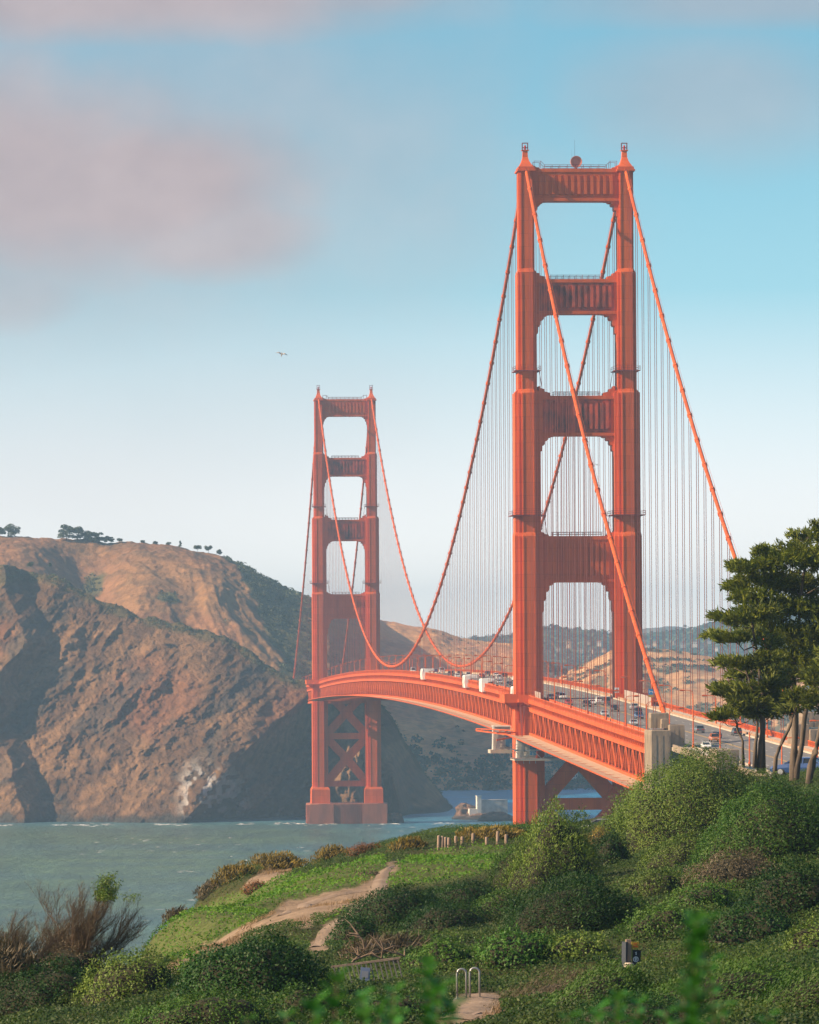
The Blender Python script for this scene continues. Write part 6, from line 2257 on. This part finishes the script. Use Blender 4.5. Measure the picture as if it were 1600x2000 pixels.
# bare windswept bush on the left
def bare_bush(px, py, Y, h, nst, lab, seed, spread=1.0, tuft=True):
    r = random.Random(seed)
    p = at(px, py, Y)
    root = empty('bare_bush', p)
    m = MB()
    tips = []
    def grow(a, d, L, rad, lev):
        n = 4
        pts = [a]
        for i in range(n):
            d = (d + Vector((r.gauss(0, .13) + .03, r.gauss(0, .13), r.gauss(.05, .09)))).normalized()
            pts.append(pts[-1] + d * (L / n))
        m.tube(pts, [rad * (1 - .55 * i / n) for i in range(n + 1)], 5 if lev == 0 else 3, False)
        if lev == 3:
            tips.append(pts[-1]); return
        for i in range(1, n + 1):
            for q in range(2 if lev < 2 else 3):
                dd = (d + Vector((r.gauss(.12, .38), r.gauss(0, .38), r.gauss(.3, .25)))).normalized()
                grow(pts[i], dd, L * r.uniform(.42, .62), rad * .45, lev + 1)
    for i in range(nst):
        u = (i + .5) / nst
        d = Vector(((-.8 + 2.0 * u) * spread, r.uniform(-.4, .4), 1.0 - .35 * u)).normalized()
        grow(Vector((r.uniform(-.25, .25), r.uniform(-.2, .2), -.15)), d, h * r.uniform(.38, .62), .024, 0)
    m.build('branches', TWIG, root, fix=False)
    tp = np.array([list(t) for t in tips])
    g = np.random.default_rng(seed + 1)
    P = np.repeat(tp[::2], 2, 0) + g.normal(size=(len(tp[::2]) * 2, 3)) * .08
    V, F = leafquads(P, g.normal(size=(len(P), 3)), np.full(len(P), .11), .06, .3, g, np.tile([.25, 0, 1.0], (len(P), 1)) + .25 * g.normal(size=(len(P), 3)))
    npmesh('twigs', V, F, LM['brown'], root)
    if tuft:
        sel = tp[(tp[:, 0] > np.quantile(tp[:, 0], .6)) & (tp[:, 2] > np.quantile(tp[:, 2], .93))]
        g = np.random.default_rng(seed)
        P = np.repeat(sel, 10, 0) + g.normal(size=(len(sel) * 10, 3)) * .06
        V, F = leafquads(P, np.tile([0, -.5, .8], (len(P), 1)), np.full(len(P), .07), .4, 1, g)
        npmesh('leaves', V, F, LM['olive'], root)
    tag(root, lab, 'bush')


bare_bush(150, 1888, 150, 2.6, 13, 'bare brown windswept bush against the water with a green tuft on top', 5)
bare_bush(95, 1900, 152, 1.8, 9, 'lower bare brown bush left of the windswept one', 6, .7, False)
bare_bush(18, 1905, 148, 2.0, 8, 'bare brown bush cut by the left frame edge', 7, .6, False)

# out-of-focus shoots close to the lens
NEAR = leafmat('glossy_near_leaves', (.05, .17, .03), (.08, .22, .045), (.15, .25, .08), 20, 0.3, 0.35)
def near_plant(shoots, lab, seed):
    g = np.random.default_rng(seed)
    Y0 = 10.5
    b = at(shoots[0][0], 2600, Y0)
    root = empty('leafy_plant', (b[0], b[1], gfast(np.array([b[0]]), np.array([b[1]]))[0]))
    o0 = np.array(root.location)
    Vs = []; Fs = []; nv = 0
    for px, pyt, n, sz in shoots:
        n = int(n * 2.4)
        Y = Y0 + g.uniform(-1.5, 2.0)
        top = at(px, pyt, Y) - o0
        bot = np.array([top[0] + g.uniform(-.1, .1), top[1] + g.uniform(-.1, .1), -.05])
        bend = g.normal(size=3) * .02
        P = [bot + (top - bot) * u + bend * math.sin(u * 3.1) for u in np.linspace(0, 1, 8)]
        MB().tube([tuple(q) for q in P], list(np.linspace(.007, .002, 8)), 5, False).build('stem', TWIG, root, fix=False)
        for i in range(n):
            u = 1 - .38 * ((i / n) ** 1.1) * (1 if n > 20 else .5)
            c = np.array([np.interp(u, np.linspace(0, 1, 8), [q[j] for q in P]) for j in range(3)])
            a = i * 2.4 + g.uniform(-.3, .3)
            d = unit(np.array([math.cos(a), math.sin(a), g.uniform(.2, 1.2)]))
            L = sz * g.uniform(.8, 1.35); w = L * .34
            side = unit(np.cross(d, [0, 0, 1.])); nn = np.cross(side, d)
            V = np.array([c, c + d * L * .35 + side * w + nn * .004, c + d * L * .75 + side * w * .75 + nn * .002, c + d * L - nn * .006, c + d * L * .75 - side * w * .75 + nn * .002, c + d * L * .35 - side * w + nn * .004, c + d * L * .5 - nn * .003])
            Vs.append(V); Fs += [(nv, nv + 1, nv + 6, nv + 5), (nv + 1, nv + 2, nv + 3, nv + 6), (nv + 6, nv + 3, nv + 4, nv + 5)]
            nv += 7
    npmesh('leaves', np.concatenate(Vs), np.array(Fs), NEAR, root, smooth=True)
    tag(root, lab, 'plant')


near_plant([(1362, 1798, 70, .040), (1385, 1880, 24, .034), (1340, 1905, 24, .034), (1410, 1965, 20, .032), (1500, 1985, 18, .03), (1300, 1975, 18, .03)], 'blurred leafy shoot rising closest to the lens at lower right', 3)
near_plant([(1205, 1950, 40, .036), (1245, 1965, 24, .034), (1165, 1975, 24, .034), (1110, 1985, 18, .03)], 'blurred low leaves close to the lens, centre right of the bottom edge', 4)
near_plant([(835, 1885, 46, .038), (860, 1925, 26, .036), (770, 1935, 28, .036), (705, 1945, 28, .036), (660, 1905, 26, .034), (610, 1965, 26, .034), (560, 1985, 18, .03), (480, 1990, 14, .03), (880, 1965, 24, .036), (740, 1970, 24, .036)], 'blurred leaves close to the lens along the bottom, left of centre', 5)
